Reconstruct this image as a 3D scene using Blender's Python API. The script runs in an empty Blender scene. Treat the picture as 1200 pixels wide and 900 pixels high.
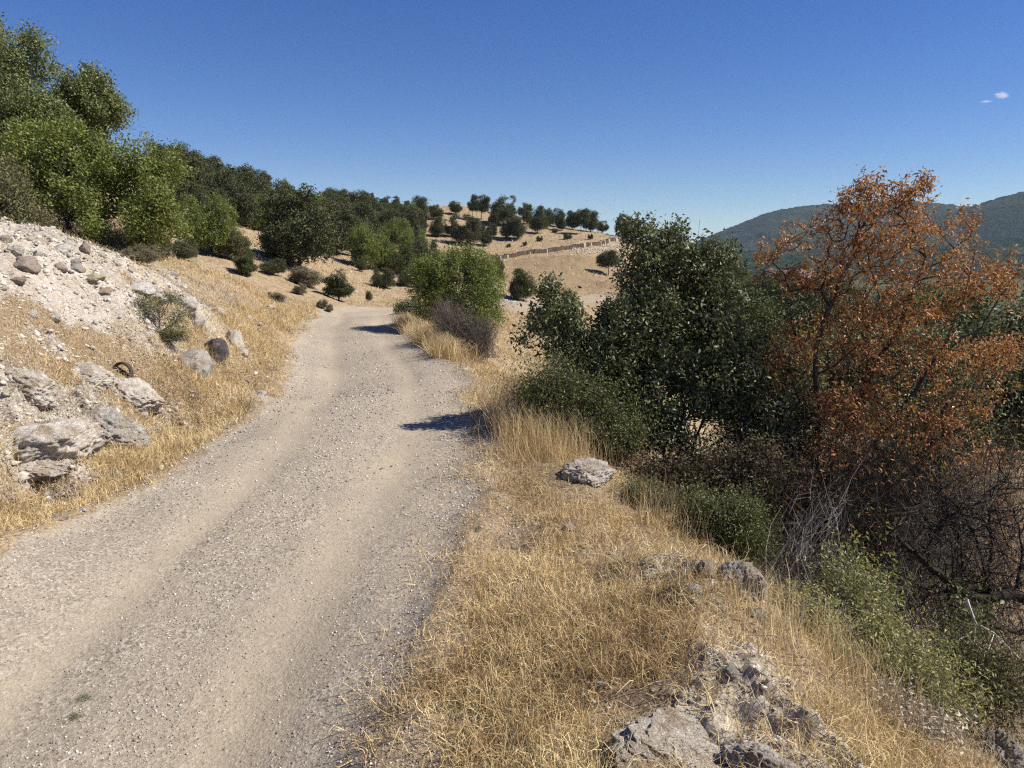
import bpy, math, random
import numpy as np
from mathutils import Vector, noise as mnoise

# ------------------------------------------------------------------ camera, sky, sun, exposure
SC = bpy.context.scene
COL = SC.collection
R = math.radians
FPX = 870.0                      # focal length in pixels of a 1200 px wide frame
CAM_Z = 2.1
PITCH = math.atan((450 - 300) / FPX)
cd = bpy.data.cameras.new('camera')
cam = bpy.data.objects.new('camera', cd)
COL.objects.link(cam)
cam.location = (0, 0, CAM_Z)
cam.rotation_euler = (R(90) - PITCH, 0, 0)
cd.sensor_width = 36
cd.lens = 36 * FPX / 1200
cd.clip_start = 0.05
cd.clip_end = 20000
SC.camera = cam

SUN_EL, SUN_AZ = R(46), R(93)    # azimuth from +Y (view direction) towards +X
w = bpy.data.worlds.new('World')
SC.world = w
w.use_nodes = True
nt = w.node_tree
bg = nt.nodes['Background']
sky = nt.nodes.new('ShaderNodeTexSky')
sky.sky_type = 'NISHITA'
sky.sun_disc = False
sky.sun_elevation = SUN_EL
sky.sun_rotation = SUN_AZ
sky.altitude = 900
sky.air_density = 1.0
sky.dust_density = 0.0
sky.ozone_density = 4.0
hs = nt.nodes.new('ShaderNodeHueSaturation'); hs.inputs['Saturation'].default_value = 1.3; hs.inputs['Hue'].default_value = .517; hs.inputs['Value'].default_value = .97
nt.links.new(sky.outputs[0], hs.inputs['Color']); nt.links.new(hs.outputs[0], bg.inputs[0])
bg.inputs[1].default_value = 0.07
sl = bpy.data.lights.new('sun', 'SUN')
sl.energy = 4.8
sl.angle = R(0.53)
sl.color = (1.0, 0.94, 0.85)
so = bpy.data.objects.new('sun', sl)
COL.objects.link(so)
sdir = Vector((math.cos(SUN_EL) * math.sin(SUN_AZ), math.cos(SUN_EL) * math.cos(SUN_AZ), math.sin(SUN_EL)))
so.rotation_euler = sdir.to_track_quat('Z', 'Y').to_euler()
SC.view_settings.view_transform = 'Standard'
SC.view_settings.look = 'None'
SC.view_settings.exposure = 0.64
SC.view_settings.gamma = 1
SC.cycles.max_bounces = 6
SC.cycles.volume_bounces = 1
SC.cycles.diffuse_bounces = 3
SC.cycles.transmission_bounces = 3
SC.cycles.use_denoising = False
SC.cycles.filter_width = 1.2
try:
    SC.cycles.denoising_prefilter = 'ACCURATE'
except Exception:
    pass

# ------------------------------------------------------------------ helpers
def P(u, v, Y):
    """world point seen at pixel (u, v) of the 1200x900 frame at forward distance Y"""
    a = (u - 600) / FPX
    b = (450 - v) / FPX
    c, s = math.cos(PITCH), math.sin(PITCH)
    dy = c + b * s
    dz = -s + b * c
    return np.array((a / dy * Y, Y, CAM_Z + dz / dy * Y))

def tag(o, label=None, cat=None, group=None, kind=None):
    if label: o['label'] = label
    if cat: o['category'] = cat
    if group: o['group'] = group
    if kind: o['kind'] = kind
    return o

def empty(name, loc, label, cat, group=None):
    o = bpy.data.objects.new(name, None)
    COL.objects.link(o)
    o.location = tuple(loc)
    o.empty_display_size = .2
    return tag(o, label, cat, group)

def mkmesh(name, V, F, mats, parent=None, fattr=None, smooth=False, midx=None, vcol=None, loc=None, link=True):
    """V (n,3); F (m,k) array or list of such arrays"""
    if not isinstance(F, list): F = [F]
    F = [f for f in F if len(f)]
    me = bpy.data.meshes.new(name)
    V = np.asarray(V, np.float32)
    me.vertices.add(len(V)); me.vertices.foreach_set('co', V.ravel())
    idx = np.concatenate([f.ravel() for f in F]).astype(np.int32)
    tot = np.concatenate([np.full(len(f), f.shape[1], np.int32) for f in F])
    st = np.concatenate(([0], np.cumsum(tot)[:-1])).astype(np.int32)
    me.loops.add(len(idx)); me.loops.foreach_set('vertex_index', idx)
    me.polygons.add(len(tot)); me.polygons.foreach_set('loop_start', st); me.polygons.foreach_set('loop_total', tot)
    if smooth: me.polygons.foreach_set('use_smooth', np.ones(len(tot), bool))
    for m in (mats if isinstance(mats, (list, tuple)) else [mats]): me.materials.append(m)
    if midx is not None: me.polygons.foreach_set('material_index', np.asarray(midx, np.int32))
    if fattr is not None:
        at = me.attributes.new('tint', 'FLOAT', 'FACE'); at.data.foreach_set('value', np.asarray(fattr, np.float32))
    if vcol:
        for k, a in vcol.items():
            at = me.attributes.new(k, 'FLOAT', 'POINT'); at.data.foreach_set('value', np.asarray(a, np.float32))
    me.update(calc_edges=True); me.validate()
    if not link: return me
    o = bpy.data.objects.new(name, me)
    COL.objects.link(o)
    if parent: o.parent = parent
    if loc is not None: o.location = tuple(loc)
    return o

# value noise ------------------------------------------------------
def _h(ix, iy, seed):
    n = (ix.astype(np.int64) * 374761393 + iy.astype(np.int64) * 668265263 + seed * 1442695041) & 0xffffffff
    n = ((n ^ (n >> 13)) * 1274126177) & 0xffffffff
    return ((n ^ (n >> 16)) & 0xffff) / 65535.0
def vnoise(x, y, seed=0):
    ix, iy = np.floor(x), np.floor(y)
    fx, fy = x - ix, y - iy
    fx = fx * fx * (3 - 2 * fx); fy = fy * fy * (3 - 2 * fy)
    a, b = _h(ix, iy, seed), _h(ix + 1, iy, seed)
    c, d = _h(ix, iy + 1, seed), _h(ix + 1, iy + 1, seed)
    return (a + (b - a) * fx) * (1 - fy) + (c + (d - c) * fx) * fy
def fbm(x, y, seed=0, oct=4):
    s = 0; a = .5
    for k in range(oct):
        s = s + a * (vnoise(x, y, seed + k) - .5); x = x * 2.03 + 3.1; y = y * 2.03 + 1.7; a *= .5
    return s * 2
def sst(a, b, x):
    t = np.clip((x - a) / (b - a), 0, 1)
    return t * t * (3 - 2 * t)

# ------------------------------------------------------------------ terrain: control points (seen ones by pixel and distance), thin plate spline
RL = [(0, 666), (67, 628), (130, 598), (200, 566), (262, 520), (315, 468), (350, 410), (366, 378)]      # left edge of the road
RR = [(395, 900), (452, 800), (512, 700), (540, 600), (550, 520), (538, 440), (495, 410), (456, 377)]   # right edge
def on0(u, v, z=0.0):
    p1 = P(u, v, 1.0)
    k = (z - CAM_Z) / (p1[2] - CAM_Z)
    return np.array((p1[0] * k, k, z))
LE = np.array([on0(*p) for p in RL]); RE = np.array([on0(*p) for p in RR])
def edge_x(E, Y): return np.interp(Y, E[:, 1], E[:, 0])
ys = np.array([4., 5.2, 6.5, 8, 9.5, 11, 13, 15, 17, 20, 23, 25.5])
CL = [((edge_x(LE, y) + edge_x(RE, y)) / 2, y, (edge_x(RE, y) - edge_x(LE, y)) / 2) for y in ys]
CL = [(-2.3, -14, 1.6), (-2.25, -6, 1.6), (-2.15, -1, 1.6), (-2.05, 2, 1.55)] + CL + [(-5.7, 27.2, 1.3), (-4.4, 29.2, 1.1), (-2.6, 31.5, 1.0), (-1.0, 35, 1.0), (.4, 40, 1.0), (2.0, 46, 1.0), (4.0, 51.5, 1.1), (6.8, 56, 1.2), (10.5, 59, 1.2), (15, 61, 1.2)]
CL = np.array(CL)
def road_dist(X, Y):
    """signed: distance to the road centre line divided into (d, halfwidth, side)"""
    best = np.full(X.shape, 1e9); hw = np.ones(X.shape); side = np.zeros(X.shape); along = np.zeros(X.shape); acc = 0
    for i in range(len(CL) - 1):
        a, b = CL[i], CL[i + 1]
        dx, dy = b[0] - a[0], b[1] - a[1]; L2 = dx * dx + dy * dy
        t = np.clip(((X - a[0]) * dx + (Y - a[1]) * dy) / L2, 0, 1)
        ex, ey = X - a[0] - t * dx, Y - a[1] - t * dy
        d = np.hypot(ex, ey); m = d < best
        best = np.where(m, d, best); hw = np.where(m, a[2] + t * (b[2] - a[2]), hw)
        side = np.where(m, np.sign(ex * dy - ey * dx), side); along = np.where(m, acc + t * math.sqrt(L2), along)
        acc += math.sqrt(L2)
    return best, hw, side, along

CP = []
def cp(u, v, Y): CP.append(tuple(P(u, v, Y)))
def cw(*p): CP.append(p)
for c in CL[:16]:
    cw(c[0] - c[2], c[1], 0); cw(c[0] + c[2], c[1], 0)
for c, z in zip(CL[16:], (0, -.05, -.12, -.22, -.35, -.6, -.9, -1.0, -.8, -.4)): cw(c[0], c[1], z)
# left bank
for Y, Xe in ((-10, -4), (-4, -3.8), (0, -3.7), (3, -3.6)):
    cw(Xe - .5, Y, .25); cw(Xe - 1.6, Y, 1.15); cw(Xe - 3.0, Y, 2.2); cw(Xe - 6, Y, 3.0)
cp(0, 600, 5.7); cp(60, 585, 6.2); cp(0, 520, 6.5); cp(0, 440, 7.5); cp(0, 360, 8.7); cp(0, 290, 9.8)
cp(120, 540, 7.6); cp(90, 470, 8.2); cp(80, 400, 9.2); cp(60, 296, 10.8); cp(70, 340, 10.0)
cp(200, 500, 9.4); cp(190, 450, 9.9); cp(170, 390, 10.6); cp(120, 303, 11.8); cp(150, 340, 11.2)
cp(280, 460, 12.0); cp(260, 420, 12.3); cp(240, 385, 13.0); cp(185, 331, 12.6); cp(240, 360, 14.3)
cp(300, 378, 17.0); cp(330, 385, 19); cp(320, 410, 16.2)
cp(-150, 283, 9.0); cp(-150, 500, 5.6); cp(-200, 240, 14)
# behind the crest
cp(80, 298, 14); cp(80, 287, 19); cp(140, 304, 16); cp(190, 312, 17.5); cp(0, 280, 16); cp(230, 330, 19)
cp(220, 308, 25); cp(190, 290, 30); cp(280, 335, 24); cp(300, 300, 35); cp(350, 340, 29); cp(360, 365, 26)
cp(285, 272, 46); cp(350, 303, 40); cp(400, 352, 31); cp(400, 318, 45); cp(430, 335, 42); cp(450, 352, 35)
cp(-100, 255, 25); cp(0, 250, 32); cp(100, 230, 45); cp(0, 190, 60); cp(100, 200, 70)
# left hillside
cp(200, 222, 75); cp(200, 208, 95); cp(120, 185, 100); cp(0, 165, 100); cp(300, 243, 100); cp(300, 265, 70); cp(350, 252, 105); cp(350, 275, 70)
cp(400, 245, 130); cp(400, 285, 75); cp(450, 290, 80); cp(450, 262, 115); cp(430, 238, 150); cp(480, 250, 155)
cp(500, 300, 70); cp(520, 268, 115); cp(560, 243, 150); cp(600, 252, 145); cp(640, 262, 138); cp(700, 273, 130); cp(735, 280, 125)
cp(500, 285, 90); cp(560, 285, 105); cp(575, 303, 96); cp(640, 295, 99); cp(700, 290, 103); cp(735, 288, 108); cp(600, 272, 118); cp(660, 277, 116)
cp(600, 313, 84); cp(700, 305, 88); cp(650, 340, 62); cp(600, 338, 60); cp(720, 345, 60); cp(560, 330, 60); cp(520, 330, 52); cp(660, 322, 74)
cp(770, 300, 112); cp(800, 320, 105); cp(860, 350, 95); cp(790, 350, 75)
cp(500, 345, 40); cp(540, 362, 36)
# gap right of the road
cp(600, 378, 36); cp(595, 400, 27); cp(590, 425, 21.5); cp(640, 380, 33); cp(660, 420, 20)
cw(.2, 13.5, -.12); cw(1.0, 13, -.7); cw(-.2, 17, -.5); cw(.8, 17, -1.1); cw(-2, 21, -.5); cw(-3.6, 25, -.3)
cw(3, 17, -2.2); cw(3, 25, -2.2); cw(5, 36, -2.4); cw(8, 47, -2.8)
# verge and gully
for Y in (-8, -3, 0): cw(.0, Y, .33); cw(1.3, Y, .35); cw(3, Y, -.8); cw(6, Y, -2.4); cw(10, Y, -3.2)
cw(0, 1.5, .33); cw(.9, 1.5, .36); cw(1.2, 3, .30); cw(.4, 3, .26); cw(.5, 4.5, .2); cw(1.2, 4.2, .27); cw(.3, 6.5, .12); cw(.85, 6.8, .12); cw(.4, 9, .05)
cw(2.2, 3.3, -.35); cw(3.4, 3.3, -1.05); cw(2.1, 5, -.5); cw(3.3, 5.2, -1.3); cw(1.7, 7, -.5); cw(3, 7.5, -1.4); cw(1.3, 9.5, -.6); cw(3, 10, -1.7)
cw(5, 4, -2.1); cw(5.2, 7, -2.3); cw(5, 11, -2.6); cw(8, 8, -3.0); cw(9, 14, -3.1); cw(13, 10, -3.3); cw(12, 22, -3.8); cw(20, 25, -4.6); cw(30, 18, -5)
cw(15, 45, -5.5); cw(35, 60, -7.5); cw(25, 90, -6.5); cw(60, 90, -9); cw(60, 30, -8); cw(100, 120, -11); cw(45, 130, -9)
# far falls
for a in (-60, -45, -30, -15, 0, 12): cw(260 * math.sin(R(a)), 260 * math.cos(R(a)), 6 if a < -20 else -4)
for a in (25, 40, 60, 90): cw(260 * math.sin(R(a)), 260 * math.cos(R(a)), -13)
for a in (-100, -140): cw(60 * math.sin(R(a)), 60 * math.cos(R(a)), 8); cw(20 * math.sin(R(a)), 20 * math.cos(R(a)), 4)
for a in (100, 140): cw(60 * math.sin(R(a)), 60 * math.cos(R(a)), -8); cw(20 * math.sin(R(a)), 20 * math.cos(R(a)), -5)
for r_ in (20, 60): cw(0, -r_, 0)
CP = np.array(CP)
def warp(X, Y):
    r = np.hypot(X, Y); return np.arctan2(X, Y), np.log(np.sqrt(r * r + 1.2))
def kern(d2): return np.where(d2 > 1e-12, .5 * d2 * np.log(np.maximum(d2, 1e-12)), 0)
_t, _l = warp(CP[:, 0], CP[:, 1]); _s = np.sqrt(CP[:, 0] ** 2 + CP[:, 1] ** 2) + 4
_t2 = np.concatenate((_t, _t[_t > 2.2] - 2 * math.pi, _t[_t < -2.2] + 2 * math.pi)); _l2 = np.concatenate((_l, _l[_t > 2.2], _l[_t < -2.2]))
_z = CP[:, 2] / _s; _z2 = np.concatenate((_z, _z[_t > 2.2], _z[_t < -2.2]))
n_ = len(_t2)
K = kern((_t2[:, None] - _t2[None]) ** 2 + (_l2[:, None] - _l2[None]) ** 2) + np.eye(n_) * 2e-4
Q = np.stack((np.ones(n_), _t2, _l2), 1)
A_ = np.zeros((n_ + 3, n_ + 3)); A_[:n_, :n_] = K; A_[:n_, n_:] = Q; A_[n_:, :n_] = Q.T
W_ = np.linalg.solve(A_, np.concatenate((_z2, np.zeros(3))))
def base_h(X, Y):
    sh = X.shape; X = X.ravel(); Y = Y.ravel(); out = np.empty(X.shape)
    for i in range(0, len(X), 60000):
        x, y = X[i:i + 60000], Y[i:i + 60000]
        t, l = warp(x, y); l = np.minimum(l, math.log(300))
        k = kern((t[:, None] - _t2[None]) ** 2 + (l[:, None] - _l2[None]) ** 2)
        z = (k @ W_[:n_] + W_[n_] + W_[n_ + 1] * t + W_[n_ + 2] * l) * (np.minimum(np.hypot(x, y), 300) + 4)
        out[i:i + 60000] = z
    return out.reshape(sh)
def masks(X, Y, z):
    d, hw, side, al = road_dist(X, Y)
    wob = fbm(X * .9, Y * .9, 5, 4) * .35 + fbm(X * 5, Y * 5, 9, 2) * .12
    e = d - hw + wob * np.where(Y > 28, 1.6, 1)
    road = 1 - sst(-.12, .12, e)
    road = np.where(Y > 62, 0, road) * (1 - .45 * sst(30, 38, Y))
    lat = d * side                              # across the road: left negative / right positive
    n1 = fbm(X * .5, Y * .5, 21, 4)
    left = (X < -3.2) & (Y < 22)
    off = edge_x(LE, np.clip(Y, 3, 26)) - X     # metres left of the road edge
    scree = np.where(left, sst(1.25, 1.75, z + n1 * .7) * sst(19, 15, Y), 0)
    # light tongue that runs down towards the road
    scree = np.maximum(scree, np.where(left, np.exp(-((X + 5.9) ** 2 / 1.2 + (Y - 12.8) ** 2 / 3.)) * 1.5, 0))
    scree = np.clip(scree - np.where(left, sst(.05, .3, fbm(X * 1.1 + 7, Y * 1.1, 33, 4)) * .75, 0), 0, 1)
    outc = np.where(left, sst(.5, .9, off + n1) * (1 - sst(1.3, 1.7, z + n1 * .6)) * sst(10.5, 8.8, Y), 0)
    patch = sst(.0, .25, fbm(X * .9, Y * .9, 44, 3))
    outc = np.clip(np.maximum(outc * (1 - .75 * patch), np.exp(-((X + 5.3) ** 2 / .4 + (Y - 10.8) ** 2 / .6)) * .8 * left), 0, 1)
    rgt = (X > -.4) & (Y < 9)
    outc = np.maximum(outc, np.where(rgt, np.exp(-((X - .95) ** 2 / .12 + (Y - 2.6) ** 2 / .5)) * 1.1 + np.exp(-((X - 1.0) ** 2 / .15 + (Y - 4.1) ** 2 / .3)) * .7, 0))
    field = sst(56, 66, Y + n1 * 6) * sst(98, 90, Y) * sst(-6, 2, X) * sst(24, 16, X)
    field = np.maximum(field, sst(4.2, 6, X) * sst(60, 40, Y) * .75)  # right gully takes the field brown as painted shade on its ground
    scree = scree * (.62 + .38 * sst(-.1, .25, fbm(X * 3.1, Y * 3.1, 47, 3)))
    return road, np.clip(scree, 0, 1), np.clip(outc, 0, 1), np.clip(field, 0, 1), e, lat
def height(X, Y, detail=True):
    z = base_h(X, Y)
    if not detail: return z
    road, scree, outc, field, e, lat = masks(X, Y, z)
    r = np.hypot(X, Y)
    off = sst(.0, .6, e)
    amp = off * np.minimum(r / 12, 1.2)
    z = z + amp * fbm(X * .45, Y * .45, 3, 5) * .22 + off * fbm(X * 2.2, Y * 2.2, 13, 4) * .07
    rg = 1 - np.abs(fbm(X * 1.6 + Y * .9, Y * 1.3, 17, 4)) * 2.2
    z = z + outc * (rg - .6) * .26 + outc * fbm(X * 7, Y * 7, 19, 4) * .10
    z = z + scree * (fbm(X * 3, Y * 3, 23, 3) * .08 + fbm(X * 11, Y * 11, 27, 3) * .07)
    # wheel ruts, loose windrows, soft waves in the road
    lt = lat / 1.5
    rut = np.exp(-((lt + .42) / .17) ** 2) + np.exp(-((lt - .46) / .17) ** 2)
    z = z + road * (-.035 * rut + .02 * fbm(X * 1.2, Y * .7, 31, 3) + .006 * fbm(X * 9, Y * 9, 37, 3))
    z = z + .05 * np.exp(-((e - .12) / .2) ** 2) * np.where(r < 60, 1, 0)
    # wall ledge on the far hill
    return z
def hz(x, y): return float(height(np.array([float(x)]), np.array([float(y)]))[0])
def hits(uv, y0=2.0, y1=170):
    """terrain points seen at a list of pixels"""
    yy = np.exp(np.linspace(math.log(y0), math.log(y1), 500)); out = []
    Us = np.array([[P(u, v, 1.0)[0], P(u, v, 1.0)[2] - CAM_Z] for u, v in uv])
    Xg = Us[:, 0:1] * yy[None]; Zg = CAM_Z + Us[:, 1:2] * yy[None]; Yg = np.broadcast_to(yy[None], Xg.shape)
    H = height(Xg, Yg)
    for i in range(len(uv)):
        b = np.nonzero(Zg[i] < H[i])[0]
        k = b[0] if len(b) else int(np.argmin(Zg[i] - H[i]))
        out.append(np.array((Xg[i, k], yy[k], H[i, k])))
    return out
def hit(u, v, y0=2.0, y1=170): return hits([(u, v)], y0, y1)[0]

# ------------------------------------------------------------------ materials
def newmat(name):
    m = bpy.data.materials.new(name); m.use_nodes = True
    n = m.node_tree.nodes; l = m.node_tree.links
    return m, n, l, n['Principled BSDF']
def ramp(n, l, src, stops, interp='LINEAR'):
    r = n.new('ShaderNodeValToRGB'); r.color_ramp.interpolation = interp
    els = r.color_ramp.elements
    while len(els) < len(stops): els.new(.5)
    for e, (p, c) in zip(els, stops): e.position = p; e.color = (*c, 1)
    l.new(src, r.inputs[0]); return r.outputs[0]
def nz(n, l, co, scale, detail=4, rough=.6, dist=0):
    t = n.new('ShaderNodeTexNoise'); t.inputs['Scale'].default_value = scale; t.inputs['Detail'].default_value = detail
    t.inputs['Roughness'].default_value = rough; t.inputs['Distortion'].default_value = dist
    l.new(co, t.inputs['Vector']); return t.outputs['Fac']
def vor(n, l, co, scale, feat='F1', out='Distance'):
    t = n.new('ShaderNodeTexVoronoi'); t.feature = feat; t.inputs['Scale'].default_value = scale
    l.new(co, t.inputs['Vector']); return t.outputs[out]
def mix(n, l, f, a, b, mode='MIX'):
    m = n.new('ShaderNodeMix'); m.data_type = 'RGBA'; m.blend_type = mode
    for s, x in ((m.inputs[0], f), (m.inputs[6], a), (m.inputs[7], b)):
        if isinstance(x, (int, float)): s.default_value = x
        elif isinstance(x, tuple): s.default_value = (*x, 1)
        else: l.new(x, s)
    return m.outputs[2]
def mth(n, l, op, a, b=None, clamp=False):
    m = n.new('ShaderNodeMath'); m.operation = op; m.use_clamp = clamp
    for s, x in zip(m.inputs, (a, b)):
        if x is None: continue
        if isinstance(x, (int, float)): s.default_value = x
        else: l.new(x, s)
    return m.outputs[0]
def attr(n, name):
    a = n.new('ShaderNodeAttribute'); a.attribute_name = name; return a.outputs['Fac']

def leaf_mat(name, cols, trans=.3, rough=.5, spec=.3):
    m, n, l, p = newmat(name)
    c = ramp(n, l, attr(n, 'tint'), [(i / (len(cols) - 1), c) for i, c in enumerate(cols)])
    l.new(c, p.inputs['Base Color']); p.inputs['Roughness'].default_value = rough
    p.inputs['Specular IOR Level'].default_value = spec
    tr = n.new('ShaderNodeBsdfTranslucent'); l.new(mix(n, l, .5, c, (.25, .3, .05), 'MIX') if trans > .25 else c, tr.inputs[0])
    ms = n.new('ShaderNodeMixShader'); ms.inputs[0].default_value = trans
    l.new(p.outputs[0], ms.inputs[1]); l.new(tr.outputs[0], ms.inputs[2])
    l.new(ms.outputs[0], n['Material Output'].inputs[0])
    return m
def bark_mat(name, a, b, sc=30):
    m, n, l, p = newmat(name)
    tc = n.new('ShaderNodeTexCoord').outputs['Object']
    f = nz(n, l, tc, sc, 6, .7)
    l.new(ramp(n, l, f, [(.3, a), (.7, b)]), p.inputs['Base Color']); p.inputs['Roughness'].default_value = .9
    p.inputs['Specular IOR Level'].default_value = .15
    return m

M = {}
M['leaf_dark'] = leaf_mat('glossy_dark_leaves', [(.045, .055, .018), (.09, .105, .035), (.16, .175, .075), (.34, .35, .20)], .25, .45, .35)
M['leaf_green'] = leaf_mat('oak_leaves', [(.055, .078, .017), (.125, .155, .032), (.215, .24, .058), (.34, .35, .12)], .3, .5, .3)
M['leaf_blue'] = leaf_mat('bluish_leaves', [(.07, .09, .03), (.135, .16, .052), (.215, .24, .085), (.33, .35, .16)], .25, .5, .3)
M['leaf_yell'] = leaf_mat('yellow_green_leaves', [(.08, .10, .02), (.13, .16, .03), (.19, .21, .05), (.26, .27, .07)], .35, .5, .3)
M['leaf_brush'] = leaf_mat('willow_leaves', [(.075, .105, .022), (.13, .165, .036), (.19, .22, .055), (.27, .29, .09)], .3, .5, .3)
M['leaf_olive'] = leaf_mat('olive_weed_leaves', [(.075, .072, .028), (.12, .115, .045), (.18, .17, .07), (.28, .255, .12)], .25, .6, .2)
M['weed'] = leaf_mat('weed_leaves', [(.16, .15, .055), (.29, .27, .10), (.43, .40, .17), (.58, .53, .28)], .3, .6, .2)
M['leaf_fresh'] = leaf_mat('fresh_leaves', [(.06, .075, .02), (.10, .12, .032), (.15, .165, .05), (.24, .24, .10)], .22, .5, .3)
M['leaf_brown'] = leaf_mat('withered_leaves', [(.14, .05, .022), (.34, .12, .045), (.56, .23, .095), (.78, .46, .27)], .28, .55, .25)
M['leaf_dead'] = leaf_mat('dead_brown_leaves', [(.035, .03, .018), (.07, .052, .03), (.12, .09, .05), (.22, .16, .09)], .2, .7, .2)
M['juniper'] = leaf_mat('juniper_foliage', [(.042, .05, .021), (.068, .078, .031), (.10, .108, .045), (.16, .155, .075)], .1, .7, .2)
M['juniper_b'] = leaf_mat('juniper_foliage_greener', [(.045, .058, .018), (.072, .088, .026), (.10, .115, .036), (.14, .15, .055)], .12, .7, .2)
M['bark'] = bark_mat('dark_bark', (.035, .027, .02), (.10, .08, .06))
M['bark_red'] = bark_mat('brown_bark', (.05, .03, .02), (.16, .10, .065))
M['twig_grey'] = bark_mat('grey_twigs', (.12, .105, .09), (.30, .27, .235), 12)
M['twig_mauve'] = bark_mat('mauve_grey_twigs', (.09, .07, .055), (.20, .165, .135), 12)
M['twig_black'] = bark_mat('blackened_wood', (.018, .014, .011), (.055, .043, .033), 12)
M['twig_white'] = bark_mat('bleached_wood', (.35, .33, .30), (.62, .59, .55), 12)
M['leaf_dry'] = leaf_mat('dry_shrub_leaves', [(.11, .095, .055), (.18, .155, .09), (.26, .225, .14), (.36, .32, .21)], .15, .7, .2)
M['straw'] = leaf_mat('dry_straw', [(.19, .12, .06), (.46, .335, .165), (.72, .56, .30), (.88, .76, .50)], .2, .6, .2)
M['straw_dull'] = leaf_mat('grey_straw', [(.19, .145, .095), (.40, .33, .23), (.60, .52, .38), (.78, .71, .56)], .2, .6, .2)

def rock_mat(name, a, b, c, dark=.5, scale=6, dirt=.7):
    m, n, l, p = newmat(name)
    tc = n.new('ShaderNodeTexCoord').outputs['Object']
    f = nz(n, l, tc, scale, 8, .65, .3)
    col = ramp(n, l, f, [(.28, a), (.5, b), (.72, c)])
    s = nz(n, l, tc, scale * 7, 5, .7)
    col = mix(n, l, mth(n, l, 'MULTIPLY', ramp(n, l, s, [(.56, (0, 0, 0)), (.68, (1, 1, 1))]), dark), col, tuple(x * .35 for x in a))
    gp = n.new('ShaderNodeNewGeometry').outputs['Position']
    dm = mth(n, l, 'ADD', nz(n, l, gp, 5.5, 6, .75), mth(n, l, 'MULTIPLY', nz(n, l, gp, 45, 3, .8), .25))
    col = mix(n, l, ramp(n, l, dm, [(.60, (0, 0, 0)), (.72, (dirt, dirt, dirt))]), col, (.30, .225, .145))
    fine = nz(n, l, gp, 110, 3, .8)
    col = mix(n, l, 1.0, col, ramp(n, l, fine, [(.36, (.5, .47, .44)), (.5, (1, 1, 1)), (.66, (1.3, 1.3, 1.27))]), 'MULTIPLY')
    l.new(col, p.inputs['Base Color']); p.inputs['Roughness'].default_value = .92; p.inputs['Specular IOR Level'].default_value = .15
    bp = n.new('ShaderNodeBump'); bp.inputs['Strength'].default_value = .8; bp.inputs['Distance'].default_value = .04
    l.new(nz(n, l, tc, scale * 4, 8, .75), bp.inputs['Height']); l.new(bp.outputs[0], p.inputs['Normal'])
    return m
M['rock_white'] = rock_mat('white_limestone', (.45, .42, .37), (.62, .59, .54), (.74, .72, .68), .3)
M['rock_grey'] = rock_mat('grey_weathered_rock', (.26, .24, .21), (.40, .375, .335), (.56, .53, .48), .55)
M['rock_dark'] = rock_mat('dark_porous_rock', (.045, .04, .045), (.10, .09, .095), (.26, .24, .24), .7, 9)
M['rock_tan'] = rock_mat('tan_rock', (.30, .225, .16), (.42, .33, .25), (.54, .46, .37), .3)
M['rock_pink'] = rock_mat('mauve_brown_rock', (.30, .24, .20), (.39, .325, .275), (.48, .41, .355), .25)
M['rock_yel'] = rock_mat('yellowish_rock', (.45, .37, .22), (.60, .52, .34), (.70, .63, .46), .2)
M['rock_org'] = rock_mat('orange_rock', (.45, .27, .09), (.58, .36, .13), (.65, .45, .2), .2)
M['rock_lime'] = rock_mat('pale_limestone', (.40, .35, .285), (.56, .51, .44), (.72, .68, .61), .5, 5)

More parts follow.
